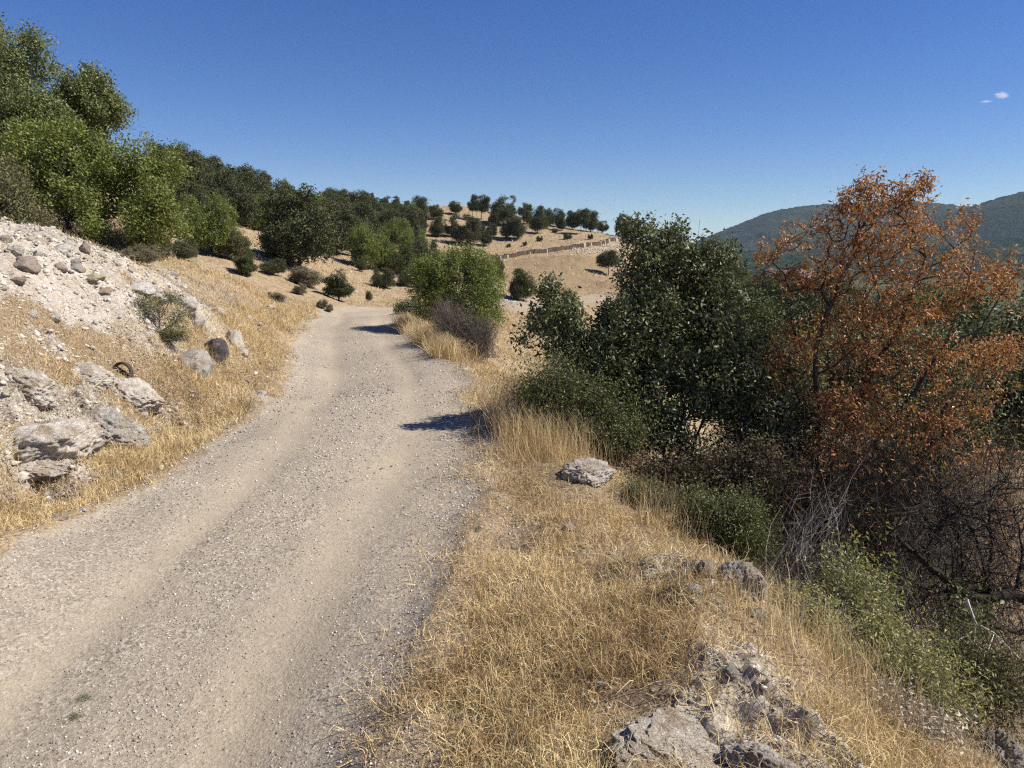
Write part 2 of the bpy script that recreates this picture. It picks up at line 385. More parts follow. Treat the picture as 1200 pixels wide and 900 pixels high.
def ground_mat():
    m, n, l, p = newmat('hillside_and_road_soil')
    g = n.new('ShaderNodeNewGeometry').outputs['Position']
    # straw littered soil
    big = nz(n, l, g, .35, 5, .6); med = nz(n, l, g, 3.5, 6, .7); fin = nz(n, l, g, 40, 5, .8); fin2 = nz(n, l, g, 130, 3, .8)
    grass = mix(n, l, ramp(n, l, med, [(.35, (0, 0, 0)), (.65, (1, 1, 1))]), (.25, .18, .105), (.43, .33, .205))
    grass = mix(n, l, ramp(n, l, big, [(.35, (0, 0, 0)), (.65, (1, 1, 1))]), grass, mix(n, l, .5, grass, (.40, .31, .20)))
    fr = ramp(n, l, fin, [(.38, (.42, .40, .37)), (.52, (.95, .95, .95)), (.66, (1.35, 1.35, 1.32))])
    grass = mix(n, l, 1.0, grass, fr, 'MULTIPLY')
    # far scatter of small tufts and stones
    tv = vor(n, l, g, 2.3); grass = mix(n, l, ramp(n, l, mth(n, l, 'ADD', tv, mth(n, l, 'MULTIPLY', fin, .25)), [(.22, (.55, .55, .55)), (.33, (0, 0, 0))]), grass, (.15, .125, .075))
    # gravel road
    stc = vor(n, l, g, 55, 'F1', 'Color'); std = vor(n, l, g, 55)
    stc2 = vor(n, l, g, 120, 'F1', 'Color')
    gv = ramp(n, l, stc, [(.15, (.14, .115, .085)), (.35, (.31, .26, .195)), (.6, (.40, .345, .27)), (.85, (.62, .56, .47))])
    gv2 = ramp(n, l, stc2, [(.1, (.15, .12, .09)), (.3, (.34, .285, .215)), (.75, (.42, .36, .28)), (.95, (.64, .58, .49))])
    gv = mix(n, l, ramp(n, l, med, [(.4, (.2, .2, .2)), (.6, (.8, .8, .8))]), gv, gv2)
    dust = mix(n, l, ramp(n, l, fin2, [(.3, (0, 0, 0)), (.7, (1, 1, 1))]), (.38, .315, .225), (.50, .425, .315))
    road = mix(n, l, mth(n, l, 'MULTIPLY', attr(n, 'dust'), .6, True), gv, dust)
    road = mix(n, l, ramp(n, l, nz(n, l, g, 1.1, 4, .6), [(.35, (.3, .3, .3)), (.6, (0, 0, 0))]), road, (.27, .24, .20))
    road = mix(n, l, 1.0, road, ramp(n, l, nz(n, l, g, 210, 2, .9), [(.34, (.45, .42, .39)), (.47, (1, 1, 1)), (.6, (1, 1, 1)), (.72, (1.45, 1.43, 1.4))]), 'MULTIPLY')
    # white scree
    sc1 = vor(n, l, g, 18, 'F1', 'Color'); sc2 = vor(n, l, g, 60, 'F1', 'Color')
    s1 = ramp(n, l, sc1, [(.1, (.25, .215, .17)), (.4, (.38, .34, .285)), (.9, (.57, .53, .46))])
    s2 = ramp(n, l, sc2, [(.1, (.16, .14, .11)), (.35, (.35, .31, .26)), (.9, (.54, .50, .44))])
    scr = mix(n, l, .6, s1, s2)
    scr = mix(n, l, ramp(n, l, med, [(.40, (.45, .45, .45)), (.58, (0, 0, 0))]), scr, (.36, .30, .23))
    # grey outcrop
    oc = ramp(n, l, nz(n, l, g, 9, 8, .75, .4), [(.3, (.16, .13, .10)), (.45, (.33, .285, .23)), (.6, (.46, .41, .34)), (.75, (.62, .57, .49))])
    oc = mix(n, l, 1.0, oc, fr, 'MULTIPLY')
    fld = mix(n, l, ramp(n, l, med, [(.3, (0, 0, 0)), (.7, (1, 1, 1))]), (.23, .165, .095), (.36, .27, .16))  # the far field's own brown, reused as painted shade in the gully
    fld = mix(n, l, 1.0, fld, fr, 'MULTIPLY')
    jag = mth(n, l, 'MULTIPLY', mth(n, l, 'SUBTRACT', fin, .5), 1.6)
    def mk(nm):
        return ramp(n, l, mth(n, l, 'ADD', attr(n, nm), jag), [(.35, (0, 0, 0)), (.65, (1, 1, 1))])
    grass = mix(n, l, mth(n, l, 'MULTIPLY', attr(n, 'litter_shade'), .75), grass, mix(n, l, ramp(n, l, fin, [(.4, (0, 0, 0)), (.6, (1, 1, 1))]), (.10, .07, .045), (.30, .225, .14)))  # near soil darkened, painting the shade gaps between grass stalks into its colour
    c = mix(n, l, mk('field'), grass, fld)
    c = mix(n, l, attr(n, 'wooded'), c, ramp(n, l, nz(n, l, g, .3, 5, .8), [(.35, (.025, .035, .018)), (.55, (.07, .085, .035)), (.72, (.18, .16, .08))]))
    c = mix(n, l, mk('outcrop'), c, oc)
    c = mix(n, l, mk('scree'), c, scr)
    c = mix(n, l, mk('road'), c, mix(n, l, 1.0, road, (.95, .945, .925), 'MULTIPLY'))
    l.new(c, p.inputs['Base Color']); p.inputs['Roughness'].default_value = .95; p.inputs['Specular IOR Level'].default_value = .1
    bh = mth(n, l, 'ADD', mth(n, l, 'MULTIPLY', fin, .5), mth(n, l, 'ADD', mth(n, l, 'MULTIPLY', std, .5), mth(n, l, 'MULTIPLY', fin2, .5)))
    bp = n.new('ShaderNodeBump'); bp.inputs['Strength'].default_value = .6; bp.inputs['Distance'].default_value = .012
    l.new(bh, bp.inputs['Height']); l.new(bp.outputs[0], p.inputs['Normal'])
    return m
M['ground'] = ground_mat()

# ------------------------------------------------------------------ terrain mesh: ground and road share one fine grid
def build_terrain():
    th = np.concatenate((np.linspace(-180, -52, 60, endpoint=False), np.linspace(-52, -40, 50, endpoint=False), np.linspace(-40, 40, 760, endpoint=False),
                         np.linspace(40, 52, 50, endpoint=False), np.linspace(52, 180, 60)[:-1]))
    th = np.radians(th)
    lr = np.concatenate((np.linspace(math.log(.6), math.log(30), 560, endpoint=False), np.linspace(math.log(30), math.log(170), 170, endpoint=False),
                         np.linspace(math.log(170), math.log(7000), 40)))
    r = np.exp(lr)
    X = np.sin(th)[None] * r[:, None]; Y = np.cos(th)[None] * r[:, None]
    Z = height(X, Y)
    far = sst(math.log(230), math.log(420), np.log(r))[:, None]
    Z = Z * (1 - far) + (-18) * far
    b = base_h(X, Y)
    road, scree, outc, field, e, lat = masks(X, Y, b)
    lt = lat / 1.5
    dust = np.exp(-((lt + .42) / .13) ** 2) + np.exp(-((lt - .46) / .13) ** 2) + .55 * np.exp(-((lt - .02) / .12) ** 2)
    dust = np.clip(dust + fbm(lt * 7, Y * .35, 52, 4) * 1.3 + fbm(X * 1.3, Y * .8, 51, 4) * 1.0 + sst(20, 30, Y) * .6, 0, 1)
    nr, nth = X.shape
    V = np.stack((X.ravel(), Y.ravel(), Z.ravel()), 1)
    i = np.arange(nr - 1)[:, None] * nth + np.arange(nth)[None]
    j = np.arange(nr - 1)[:, None] * nth + (np.arange(nth) + 1)[None] % nth
    F = np.stack((i, i + nth, j + nth, j), -1).reshape(-1, 4)[:, ::-1]
    rd = (road.ravel()[F].mean(1) > .5) & (V[F[:, 0], 1] > -14) & (V[F[:, 0], 1] < 62)
    cen = len(V); V = np.vstack((V, [[0, 0, float(Z[0].mean())]]))
    cap = np.stack((np.full(nth, cen), (np.arange(nth) + 1) % nth, np.arange(nth)), 1)
    at = {k: np.append(a.ravel(), 0) for k, a in dict(road=road, scree=scree, outcrop=outc, field=field, dust=dust, wooded=sst(120, 220, np.hypot(X, Y)) * sst(.05, .2, X / np.maximum(Y, 1)) * (Y > 0), litter_shade=sst(.0, .5, e) * sst(20, 12, np.hypot(X, Y))).items()}
    def sub(name, Fs):
        used = np.zeros(len(V), bool)
        for f in Fs: used[f.ravel()] = True
        mp = np.cumsum(used) - 1
        return mkmesh(name, V[used], [mp[f] for f in Fs], M['ground'], smooth=True, vcol={k: a[used] for k, a in at.items()})
    tag(sub('ground', [F[~rd], cap[:, ::-1]]), kind='structure')
    tag(sub('dirt_road', [F[rd]]), kind='structure')
build_terrain()

# ------------------------------------------------------------------ vegetation builders
def rng_(s): return np.random.default_rng(s)
def unit(v): return v / np.maximum(np.linalg.norm(v, axis=-1, keepdims=True), 1e-9)

def lobe_points(rg, lobes, n, shell=2.2, gap=.35, gs=1.6):
    """points inside a union of ellipsoids (cx,cy,cz,rx,ry,rz), denser near the skin, with noisy gaps"""
    L = np.array(lobes, float)
    vol = (L[:, 3] * L[:, 4] * L[:, 5]) ** .68; pr = vol / vol.sum()
    out = []; tot = 0
    while tot < n:
        k = rg.choice(len(L), n * 2, p=pr)
        d = unit(rg.normal(size=(n * 2, 3))); rr = rg.random(n * 2) ** (1 / shell)
        rr = rr * (1 + .18 * np.sin(d[:, 0] * 5 + k) * np.cos(d[:, 2] * 6 + k * 2))
        p = L[k, :3] + d * rr[:, None] * L[k, 3:]
        g = vnoise(p[:, 0] * gs + p[:, 1] * .7 + 50, p[:, 2] * gs + p[:, 1] * .9 + 50, 3)
        p = p[g > gap]
        out.append(p); tot += len(p)
    return np.concatenate(out)[:n]

def leaves(rg, C, per, spread, size, aspect=.5, droop=0., up=.3, fold=.25):
    """leaf quads (folded rhombs) round cluster centres C"""
    c = np.repeat(C, per, 0); n = len(c)
    c = c + rg.normal(size=(n, 3)) * spread
    a = unit(rg.normal(size=(n, 3)) + np.array((0, 0, -droop)))
    nn = rg.normal(size=(n, 3)) + np.array((0, 0, up)); nn = unit(nn - a * (nn * a).sum(1, keepdims=True))
    s = np.cross(a, nn)
    L = size * (.6 + .8 * rg.random((n, 1))); W = L * aspect
    m = c + a * L * .45
    V = np.stack((c, m + s * W * .5 + nn * W * fold, c + a * L, m - s * W * .5 + nn * W * fold), 1).reshape(-1, 3)
    i = np.arange(n)[:, None] * 4
    F = np.concatenate((i + np.array([[0, 1, 2]]), i + np.array([[0, 2, 3]])), 1).reshape(-1, 3)
    cl = np.repeat(rg.random(len(C)), per)
    t = np.clip(.55 * rg.random(n) + .45 * cl, 0, 1)
    return V, F, np.repeat(t, 2)

def ribbons(rg, base, tip, width, bend=.25, segs=3, sag=0.):
    """thin bent ribbons from base to tip"""
    n = len(base); d = tip - base; L = np.linalg.norm(d, axis=1, keepdims=True)
    side = unit(np.cross(d, rg.normal(size=(n, 3))))
    bv = unit(np.cross(d, rg.normal(size=(n, 3)))) * L * bend * rg.random((n, 1))
    rows = []
    for k in range(segs + 1):
        t = k / segs
        p = base + d * t + bv * (4 * t * (1 - t)) + np.array((0, 0, -1)) * L * sag * t * t
        wd = width.reshape(-1, 1) * (1 - .75 * t) * .5
        rows += [p - side * wd, p + side * wd]
    V = np.stack(rows, 1).reshape(-1, 3)
    m = 2 * (segs + 1); i = np.arange(n)[:, None] * m
    F = np.concatenate([i + np.array([[2 * k, 2 * k + 1, 2 * k + 3, 2 * k + 2]]) for k in range(segs)], 1).reshape(-1, 4)
    return V, F, segs

def tubes(A, B, ra, rb, sides=4):
    """straight tapered segments A->B"""
    A, B = np.asarray(A, float), np.asarray(B, float); n = len(A)
    d = unit(B - A); ref = np.where(np.abs(d[:, 2:3]) > .9, np.array([[1., 0, 0]]), np.array([[0, 0, 1.]]))
    x = unit(np.cross(d, ref)); y = np.cross(d, x)
    V = []
    for (c, r) in ((A, ra), (B + d * 0.25 * np.asarray(rb).reshape(-1, 1), rb)):
        for k in range(sides):
            a = 2 * math.pi * k / sides
            V.append(c + (x * math.cos(a) + y * math.sin(a)) * np.asarray(r).reshape(-1, 1))
    V = np.stack(V, 1).reshape(-1, 3); i = np.arange(n)[:, None] * 2 * sides
    F = np.concatenate([i + np.array([[k, (k + 1) % sides, sides + (k + 1) % sides, sides + k]]) for k in range(sides)], 1).reshape(-1, 4)
    return V, F

def grow(rg, skel, att, rtip=.004, expo=.45, seg=.25, jit=.06, rmin=None):
    """skeleton polylines then every attractor is joined to its nearest node; returns segments and radii"""
    N = [np.asarray(skel[0][0], float)]; par = [-1]
    for pl in skel:
        pl = [np.asarray(q, float) for q in pl]
        A = np.array(N); j = int(np.argmin(((A - pl[0]) ** 2).sum(1)))
        for q in pl[1:]:
            k = max(1, int(np.linalg.norm(q - N[j]) / (seg * 1.2))); s = N[j]
            for t in range(1, k + 1):
                N.append(s + (q - s) * t / k + rg.normal(size=3) * jit * .5 * (t < k)); par.append(j); j = len(N) - 1
    nsk = len(N)
    base = N[0]; order = np.argsort(((att - N[min(3, nsk - 1)]) ** 2).sum(1))
    buf = np.empty((nsk + len(att) * 12, 3)); buf[:nsk] = N; n = nsk
    dr = np.empty(len(buf)); dr[0] = 0
    for i in range(1, n): dr[i] = dr[par[i]] + np.linalg.norm(buf[i] - buf[par[i]])
    cnt0 = len(buf)
    for o in order:
        q = att[o]; dd = np.sqrt(((buf[:n] - q) ** 2).sum(1)); c = dd + .12 * dr[:n] + np.where(buf[:n, 2] > q[2] + .05, .35 * (buf[:n, 2] - q[2]), 0)
        j = int(np.argmin(c)); s = buf[j].copy(); L = dd[j]; k = int(min(8, max(1, round(L / seg))))
        for t in range(1, k + 1):
            f = t / k
            buf[n] = s + (q - s) * f + rg.normal(size=3) * jit * (f < 1) * min(1, L) + np.array((0, 0, .10 * L * f * (1 - f)))
            dr[n] = dr[j] + L / k; par.append(j); j = n; n += 1
            if n >= cnt0: break
        if n >= cnt0 - 10: break
    P_ = buf[:n]; par = np.array(par[:n]); cnt = np.zeros(n); has = np.zeros(n, bool); has[par[1:]] = True
    cnt[~has] = 1
    for i in range(n - 1, 0, -1): cnt[par[i]] += cnt[i]
    rad = rtip * np.maximum(cnt, 1) ** expo
    i = np.arange(1, n)
    return P_, par, rad, P_[par[1:]], P_[i], np.minimum(rad[par[1:]], rad[i] * 1.35), rad[i]

def woody(rg, skel, att, mat, parent, origin, thick=.02, **kw):
    """trunk/limb mesh and twig mesh in one skeleton; returns node positions"""
    P_, par, rad, A, B, ra, rb = grow(rg, skel, att, **kw)
    big = rb > thick
    if big.any():
        V, F = tubes(A[big] - origin, B[big] - origin, ra[big], rb[big], 7)
        mkmesh('trunk', V, F, mat, parent, smooth=True)
    if (~big).any():
        V, F = tubes(A[~big] - origin, B[~big] - origin, ra[~big], rb[~big], 3)
        mkmesh('branches', V, F, mat, parent, smooth=True)
    return P_

def lobesP(rows):
    """(u, v, Y, ru, rv, rd): an ellipsoid seen at a pixel at distance Y, radii in pixels, depth radius in metres"""
    out = []
    for u, v, Y, ru, rv, rd in rows:
        c = P(u, v, Y); k = math.hypot(1, (450 - v) / FPX) * Y / FPX
        out.append((c[0], c[1], c[2], ru * k, rd, rv * k))
    return out

def tree(name, base, lobes, leafm, barkm, label, cat, group=None, seed=1, n_cl=600, per=30, spread=.12, size=.07, aspect=.5,
         skel=None, gap=.35, shell=2.2, droop=0., rtip=.005, expo=.45, seg=.3, jit=.06, thick=.03, crown='crown', bare=0, gs=1.6, up=.3):
    rg = rng_(seed); base = np.array(base, float)
    L = np.array(lobes, float)
    o = empty(name, base, label, cat, group)
    C = lobe_points(rg, lobes, n_cl, shell, gap, gs)
    if skel is None:
        top = (L[:, :3] * (L[:, 3:4])).sum(0) / L[:, 3].sum()
        skel = [[base - (0, 0, .15), base + (top - base) * .3 + (0, 0, .05), base + (top - base) * .6]]
        for q in L: skel.append([base + (top - base) * .4, q[:3]])
    nb = min(len(C), 420 + bare)
    att = C[rg.choice(len(C), nb, replace=False)]
    P_ = woody(rg, skel, att, barkm, o, base, thick=thick, rtip=rtip, expo=expo, seg=seg, jit=jit)
    V, F, t = leaves(rg, C, per, spread, size, aspect, droop, up)
    mkmesh(crown, V - base, F, leafm, o, fattr=t)
    return o

def brush(name, base, lobes, barkm, label, cat, group=None, seed=1, n=400, width=.006, foot=.25, side=4, leafm=None, per=3, size=.03, aspect=.4, lcl=None, gap=.2, bend=.25, leafname='foliage', droop=0):
    """many thin stems that rise from one foot, each with side twigs; leaves optional"""
    rg = rng_(seed); base = np.array(base, float)
    o = empty(name, base, label, cat, group)
    T = lobe_points(rg, lobes, n, 2.4, gap)
    B = base + rg.normal(size=(n, 3)) * np.array((foot, foot, .02))
    B = B + (T - B) * np.array((.25, .25, 0)) * rg.random((n, 1))
    V1, F1, s1 = ribbons(rg, B, T, np.full(n, width), bend, 4)
    k = side; rep = np.repeat(np.arange(n), k); t = .35 + .6 * rg.random((n * k, 1))
    q = B[rep] + (T - B)[rep] * t
    dl = np.linalg.norm((T - B)[rep], axis=1, keepdims=True)
    e = q + (unit((T - B)[rep]) * .5 + rg.normal(size=q.shape) * .5) * dl * .22
    V2, F2, s2 = ribbons(rg, q, e, np.full(len(q), width * .6), .3, 2)
    V = np.concatenate((V1, V2)); F = np.concatenate((F1, F2 + len(V1)))
    mkmesh('stems', V - base, F, barkm, o)
    if leafm:
        C = np.concatenate((e, T, q)) if lcl is None else np.concatenate((e, T, q))[:lcl]
        V, F, t = leaves(rg, C, per, size * 1.0, size, aspect, droop)
        mkmesh(leafname, V - base, F, leafm, o, fattr=t)
    return o

# ------------------------------------------------------------------ junipers and bushes used many times on the hills
def proto_tree(seed, kind):
    """unit-height tree about its foot: returns (crown mesh, trunk mesh)"""
    rg = rng_(seed)
    if kind == 'round':
        lobes = [(0, 0, .52, .38, .38, .42), (.15, .1, .36, .28, .3, .3), (-.16, -.1, .42, .27, .28, .34), (.05, -.12, .72, .24, .24, .24)]
    elif kind == 'tall':
        lobes = [(0, 0, .4, .26, .26, .3), (.03, 0, .65, .2, .2, .3), (-.05, .05, .3, .26, .25, .2)]
    elif kind == 'umbrella':
        lobes = [(0, 0, .7, .4, .4, .27), (.18, .1, .52, .28, .3, .24), (-.2, -.05, .58, .26, .28, .26)]
    elif kind == 'broad':
        lobes = [(0, 0, .45, .5, .5, .42), (.3, .1, .35, .38, .38, .32), (-.3, -.1, .4, .36, .38, .34), (.1, -.2, .66, .3, .3, .26)]
    for k in range(5):
        a = rg.random() * 6.28; q = lobes[0]
        lobes = lobes + [(q[0] + math.cos(a) * q[3] * .8, q[1] + math.sin(a) * q[4] * .8, q[2] + (rg.random() - .4) * q[5] * 1.3, .15, .15, .13)]
    ncl, per, sp, sz, asp = {'broad': (2000, 14, .026, .032, .5)}.get(kind, (2000, 12, .022, .032, .42))
    C = lobe_points(rg, lobes, ncl, 2.6, .3, 5)
    C = C[C[:, 2] > .03]
    V, F, t = leaves(rg, C, per, sp, sz, asp, 0, .6)
    cm = mkmesh('crown', V, F, M['juniper'], fattr=t, link=False)
    att = C[rg.choice(len(C), 60, replace=False)]
    _, _, _, A, B, ra, rb = grow(rg, [[(0, 0, -.06), (0.01, 0, .15), (.02, .01, .5)]], att, rtip=.0035, expo=.5, seg=.15, jit=.02)
    V, F = tubes(A, B, ra, rb, 5)
    tm = mkmesh('trunk', V, F, M['bark'], smooth=True, link=False)
    return cm, tm
PRO = {}
for kd, nvar in (('round', 3), ('tall', 2), ('umbrella', 1), ('broad', 3)):
    PRO[kd] = [proto_tree(100 + 7 * i + len(kd), kd) for i in range(nvar)]
_cnt = [0]
def place(kind, loc, h, wid, name, label, cat, group, mat='juniper', rz=None, sink=.0):
    """one hillside tree: empty > crown, trunk; wid = width divided by height wanted"""
    _cnt[0] += 1; rr = random.Random(_cnt[0] * 31)
    cm, tm = PRO[kind][rr.randrange(len(PRO[kind]))]
    o = empty(name, (loc[0], loc[1], loc[2] - sink * h), label, cat, group)
    base_w = {'round': .82, 'tall': .58, 'umbrella': .95, 'broad': 1.35}[kind]
    o.scale = (h * wid / base_w, h * wid / base_w, h); o.rotation_euler = (0, 0, rr.random() * 6.28 if rz is None else rz)
    for nm, me in (('crown', cm), ('trunk', tm)):
        c = bpy.data.objects.new(nm, me); COL.objects.link(c); c.parent = o
        if nm == 'crown' and mat != 'juniper':
            c.material_slots[0].link = 'OBJECT'; c.material_slots[0].material = M[mat]
    return o
def place_px(kind, u, vb, wpx, hpx, *a, y0=22, y1=170, **k):
    p = hit(u, vb, y0, y1); s = math.hypot(p[0], p[1]) / FPX * .98
    h = hpx * p[1] / FPX
    return place(kind, p, h, wpx / hpx, *a, **k)

# ------------------------------------------------------------------ far mountains and valley
def mountain(name, pts, Y0, depth, label_seed):
    """a wooded mountain: ridge pixels at distance Y0, sloping to the valley towards and away from the camera"""
    u = np.array([p[0] for p in pts], float); v = np.array([p[1] for p in pts], float)
    n, mrow = 520, 110
    uu = np.linspace(u[0], u[-1], n)
    # smooth ridge line
    k = np.ones(21) / 21
    vv = np.interp(uu, u, v); vp = np.pad(vv, 10, mode='edge'); vv = np.convolve(vp, k, 'valid')
    top = np.array([P(a, b, Y0) for a, b in zip(uu, vv)])
    t = np.linspace(-1, 1, mrow)
    X = np.broadcast_to(top[:, 0][None], (mrow, n)).copy(); Y = Y0 + t[:, None] * depth * np.ones((1, n))
    prof = (1 - np.abs(t) ** 1.25)[:, None]
    rid = fbm(X / 180, Y / 260, label_seed, 4)
    Z = -30 + (top[:, 2][None] + 30) * prof + rid * 45 * (1 - prof) * prof * 3
    Z = Z + np.maximum(0, fbm(X / 9, Y / 9, label_seed + 3, 3)) * 7 + vnoise(X / 4.5, Y / 4.5, label_seed + 5) * 3
    V = np.stack((X.ravel(), Y.ravel(), Z.ravel()), 1)
    i = (np.arange(mrow - 1)[:, None] * n + np.arange(n - 1)[None]).ravel()
    F = np.stack((i, i + 1, i + n + 1, i + n), 1)
    return tag(mkmesh(name, V, F, M['wooded'], smooth=False), kind='structure')
m, n, l, p = newmat('distant_forest')
g = n.new('ShaderNodeNewGeometry').outputs['Position']
f1 = nz(n, l, g, .012, 5, .6); f2 = nz(n, l, g, .16, 4, .8)
c = ramp(n, l, f2, [(.38, (.009, .018, .012)), (.52, (.024, .04, .024)), (.66, (.06, .072, .04))])
c = mix(n, l, ramp(n, l, f1, [(.5, (0, 0, 0)), (.7, (.35, .35, .35))]), c, (.12, .10, .06))
l.new(c, p.inputs['Base Color']); p.inputs['Roughness'].default_value = 1; p.inputs['Specular IOR Level'].default_value = 0
bp = n.new('ShaderNodeBump'); bp.inputs['Strength'].default_value = 1; bp.inputs['Distance'].default_value = 5
l.new(nz(n, l, g, .14, 3, .8), bp.inputs['Height']); l.new(bp.outputs[0], p.inputs['Normal'])
M['wooded'] = m
mountain('mountain', [(640, 318), (780, 300), (835, 279), (860, 268), (900, 250), (945, 241), (1000, 240), (1050, 237), (1110, 240), (1150, 252), (1220, 275), (1330, 300), (1500, 316)], 1900, 700, 61)
mountain('mountain', [(980, 300), (1060, 275), (1120, 253), (1160, 238), (1200, 226), (1260, 212), (1340, 212), (1450, 230), (1600, 270), (1700, 310)], 1500, 620, 77)
mountain('mountain', [(560, 318), (700, 306), (800, 299), (900, 296), (1000, 298), (1100, 292), (1220, 285), (1400, 280), (1700, 300)], 900, 330, 91)

# small cloud high above the right mountain, outside the haze
m = bpy.data.materials.new('cloud_vapour'); m.use_nodes = True; n = m.node_tree.nodes; l = m.node_tree.links
n.remove(n['Principled BSDF'])
pv = n.new('ShaderNodeVolumePrincipled'); pv.inputs['Color'].default_value = (1, 1, 1, 1); pv.inputs['Anisotropy'].default_value = .2
tc = n.new('ShaderNodeTexCoord').outputs['Object']
ln = n.new('ShaderNodeVectorMath'); ln.operation = 'LENGTH'; l.new(tc, ln.inputs[0])
den = mth(n, l, 'MULTIPLY', mth(n, l, 'SUBTRACT', mth(n, l, 'SUBTRACT', 1.0, ln.outputs['Value']), mth(n, l, 'MULTIPLY', nz(n, l, tc, 2.4, 4, .65), .95)), .10)
l.new(mth(n, l, 'MAXIMUM', den, 0.0), pv.inputs['Density']); l.new(pv.outputs[0], n['Material Output'].inputs['Volume'])
def ico(sub):
    import bmesh
    bm = bmesh.new(); bmesh.ops.create_icosphere(bm, subdivisions=sub, radius=1)
    V = np.array([q.co[:] for q in bm.verts]); F = np.array([[q.index for q in f.verts] for f in bm.faces]); bm.free(); return V, F
V, F = ico(3)
cl = mkmesh('cloud', V, F, m, loc=P(1174, 112, 3600)); cl.scale = (66, 45, 30)
tag(cl, 'tiny white cloud alone in the blue sky above the right-hand mountain', 'cloud')
cl = mkmesh('cloud', V, F, m, loc=P(1156, 119, 3600)); cl.scale = (55, 40, 9)
tag(cl, 'faint thin wisp of cloud just left of the tiny white cloud', 'cloud')

# haze
hm = bpy.data.materials.new('thin_haze'); hm.use_nodes = True; n = hm.node_tree.nodes; l = hm.node_tree.links
n.remove(n['Principled BSDF']); pv = n.new('ShaderNodeVolumePrincipled')
pv.inputs['Color'].default_value = (.62, .78, 1, 1); pv.inputs['Density'].default_value = 0.00009; pv.inputs['Anisotropy'].default_value = .1
l.new(pv.outputs[0], n['Material Output'].inputs['Volume'])
V = np.array([(x, y, z) for x in (-7100, 7100) for y in (-7100, 7100) for z in (-60, 205)], float)
F = np.array([[0, 1, 3, 2], [4, 6, 7, 5], [0, 4, 5, 1], [2, 3, 7, 6], [0, 2, 6, 4], [1, 5, 7, 3]])
USE_HAZE = True
if USE_HAZE: tag(mkmesh('haze', V, F, hm), kind='stuff')

# ------------------------------------------------------------------ houses in the valley behind the withered tree
def house(loc, w, d, h, rh, rot, wallc, roofc, label):
    o = empty('house', loc, label, 'house', None); o.rotation_euler = (0, 0, rot)
    m1, n, l, p = newmat('plaster'); p.inputs['Base Color'].default_value = (*wallc, 1); p.inputs['Roughness'].default_value = .9
    m2, n, l, p = newmat('roof_tiles'); tc = n.new('ShaderNodeTexCoord').outputs['Object']
    wv = n.new('ShaderNodeTexWave'); wv.inputs['Scale'].default_value = 1.6; wv.inputs['Distortion'].default_value = .6; l.new(tc, wv.inputs[0])
    l.new(mix(n, l, wv.outputs['Fac'], tuple(x * .75 for x in roofc), roofc), p.inputs['Base Color']); p.inputs['Roughness'].default_value = .9
    m3, n, l, p = newmat('window_glass'); p.inputs['Base Color'].default_value = (.03, .04, .05, 1); p.inputs['Roughness'].default_value = .1
    a, b = w / 2, d / 2
    V = [(-a, -b, -2), (a, -b, -2), (a, b, -2), (-a, b, -2), (-a, -b, h), (a, -b, h), (a, b, h), (-a, b, h), (-a, 0, h + rh * .96), (a, 0, h + rh * .96)]
    mkmesh('walls', V, [np.array([[0, 1, 5, 4], [2, 3, 7, 6], [1, 2, 6, 5], [3, 0, 4, 7]]), np.array([[5, 6, 9], [7, 4, 8]])], m1, o)
    e = .5; a2 = a + e; b2 = b + e; z0 = h - rh * e / b
    V = []
    for s in (1, -1):
        V += [(-a2, s * b2, z0), (a2, s * b2, z0), (a2, 0, h + rh), (-a2, 0, h + rh), (-a2, s * b2, z0 + .15), (a2, s * b2, z0 + .15), (a2, 0, h + rh + .15), (-a2, 0, h + rh + .15)]
    bx = np.array([[0, 1, 2, 3], [4, 5, 6, 7], [0, 1, 5, 4], [1, 2, 6, 5], [2, 3, 7, 6], [3, 0, 4, 7]])
    mkmesh('roof', V, np.concatenate((bx, bx + 8)), m2, o)
    for k in range(3):
        x = (k - 1) * w * .3
        mkmesh('window', [(x - .5, -b - .03, h * .35), (x + .5, -b - .03, h * .35), (x + .5, -b - .03, h * .75), (x - .5, -b - .03, h * .75),
                          (x - .5, -b + .02, h * .35), (x + .5, -b + .02, h * .35), (x + .5, -b + .02, h * .75), (x - .5, -b + .02, h * .75)], bx, m3, o)
q = P(945, 349, 95); gz = hz(q[0], 97)
house((q[0] - .6, 100, gz), 6.2, 7, q[2] - gz + .2, 3.2, R(12), (.26, .22, .20), (.17, .12, .105), 'house with a pinkish tiled roof half hidden behind the withered orange tree')
q = P(1003, 356, 82); gz = hz(q[0], 84)
house((q[0], 86, gz), 5, 5, q[2] - gz - .3, 1.0, R(-8), (.55, .45, .38), (.45, .24, .17), 'low shed with a flat pink roof lower than the pinkish-roofed house')

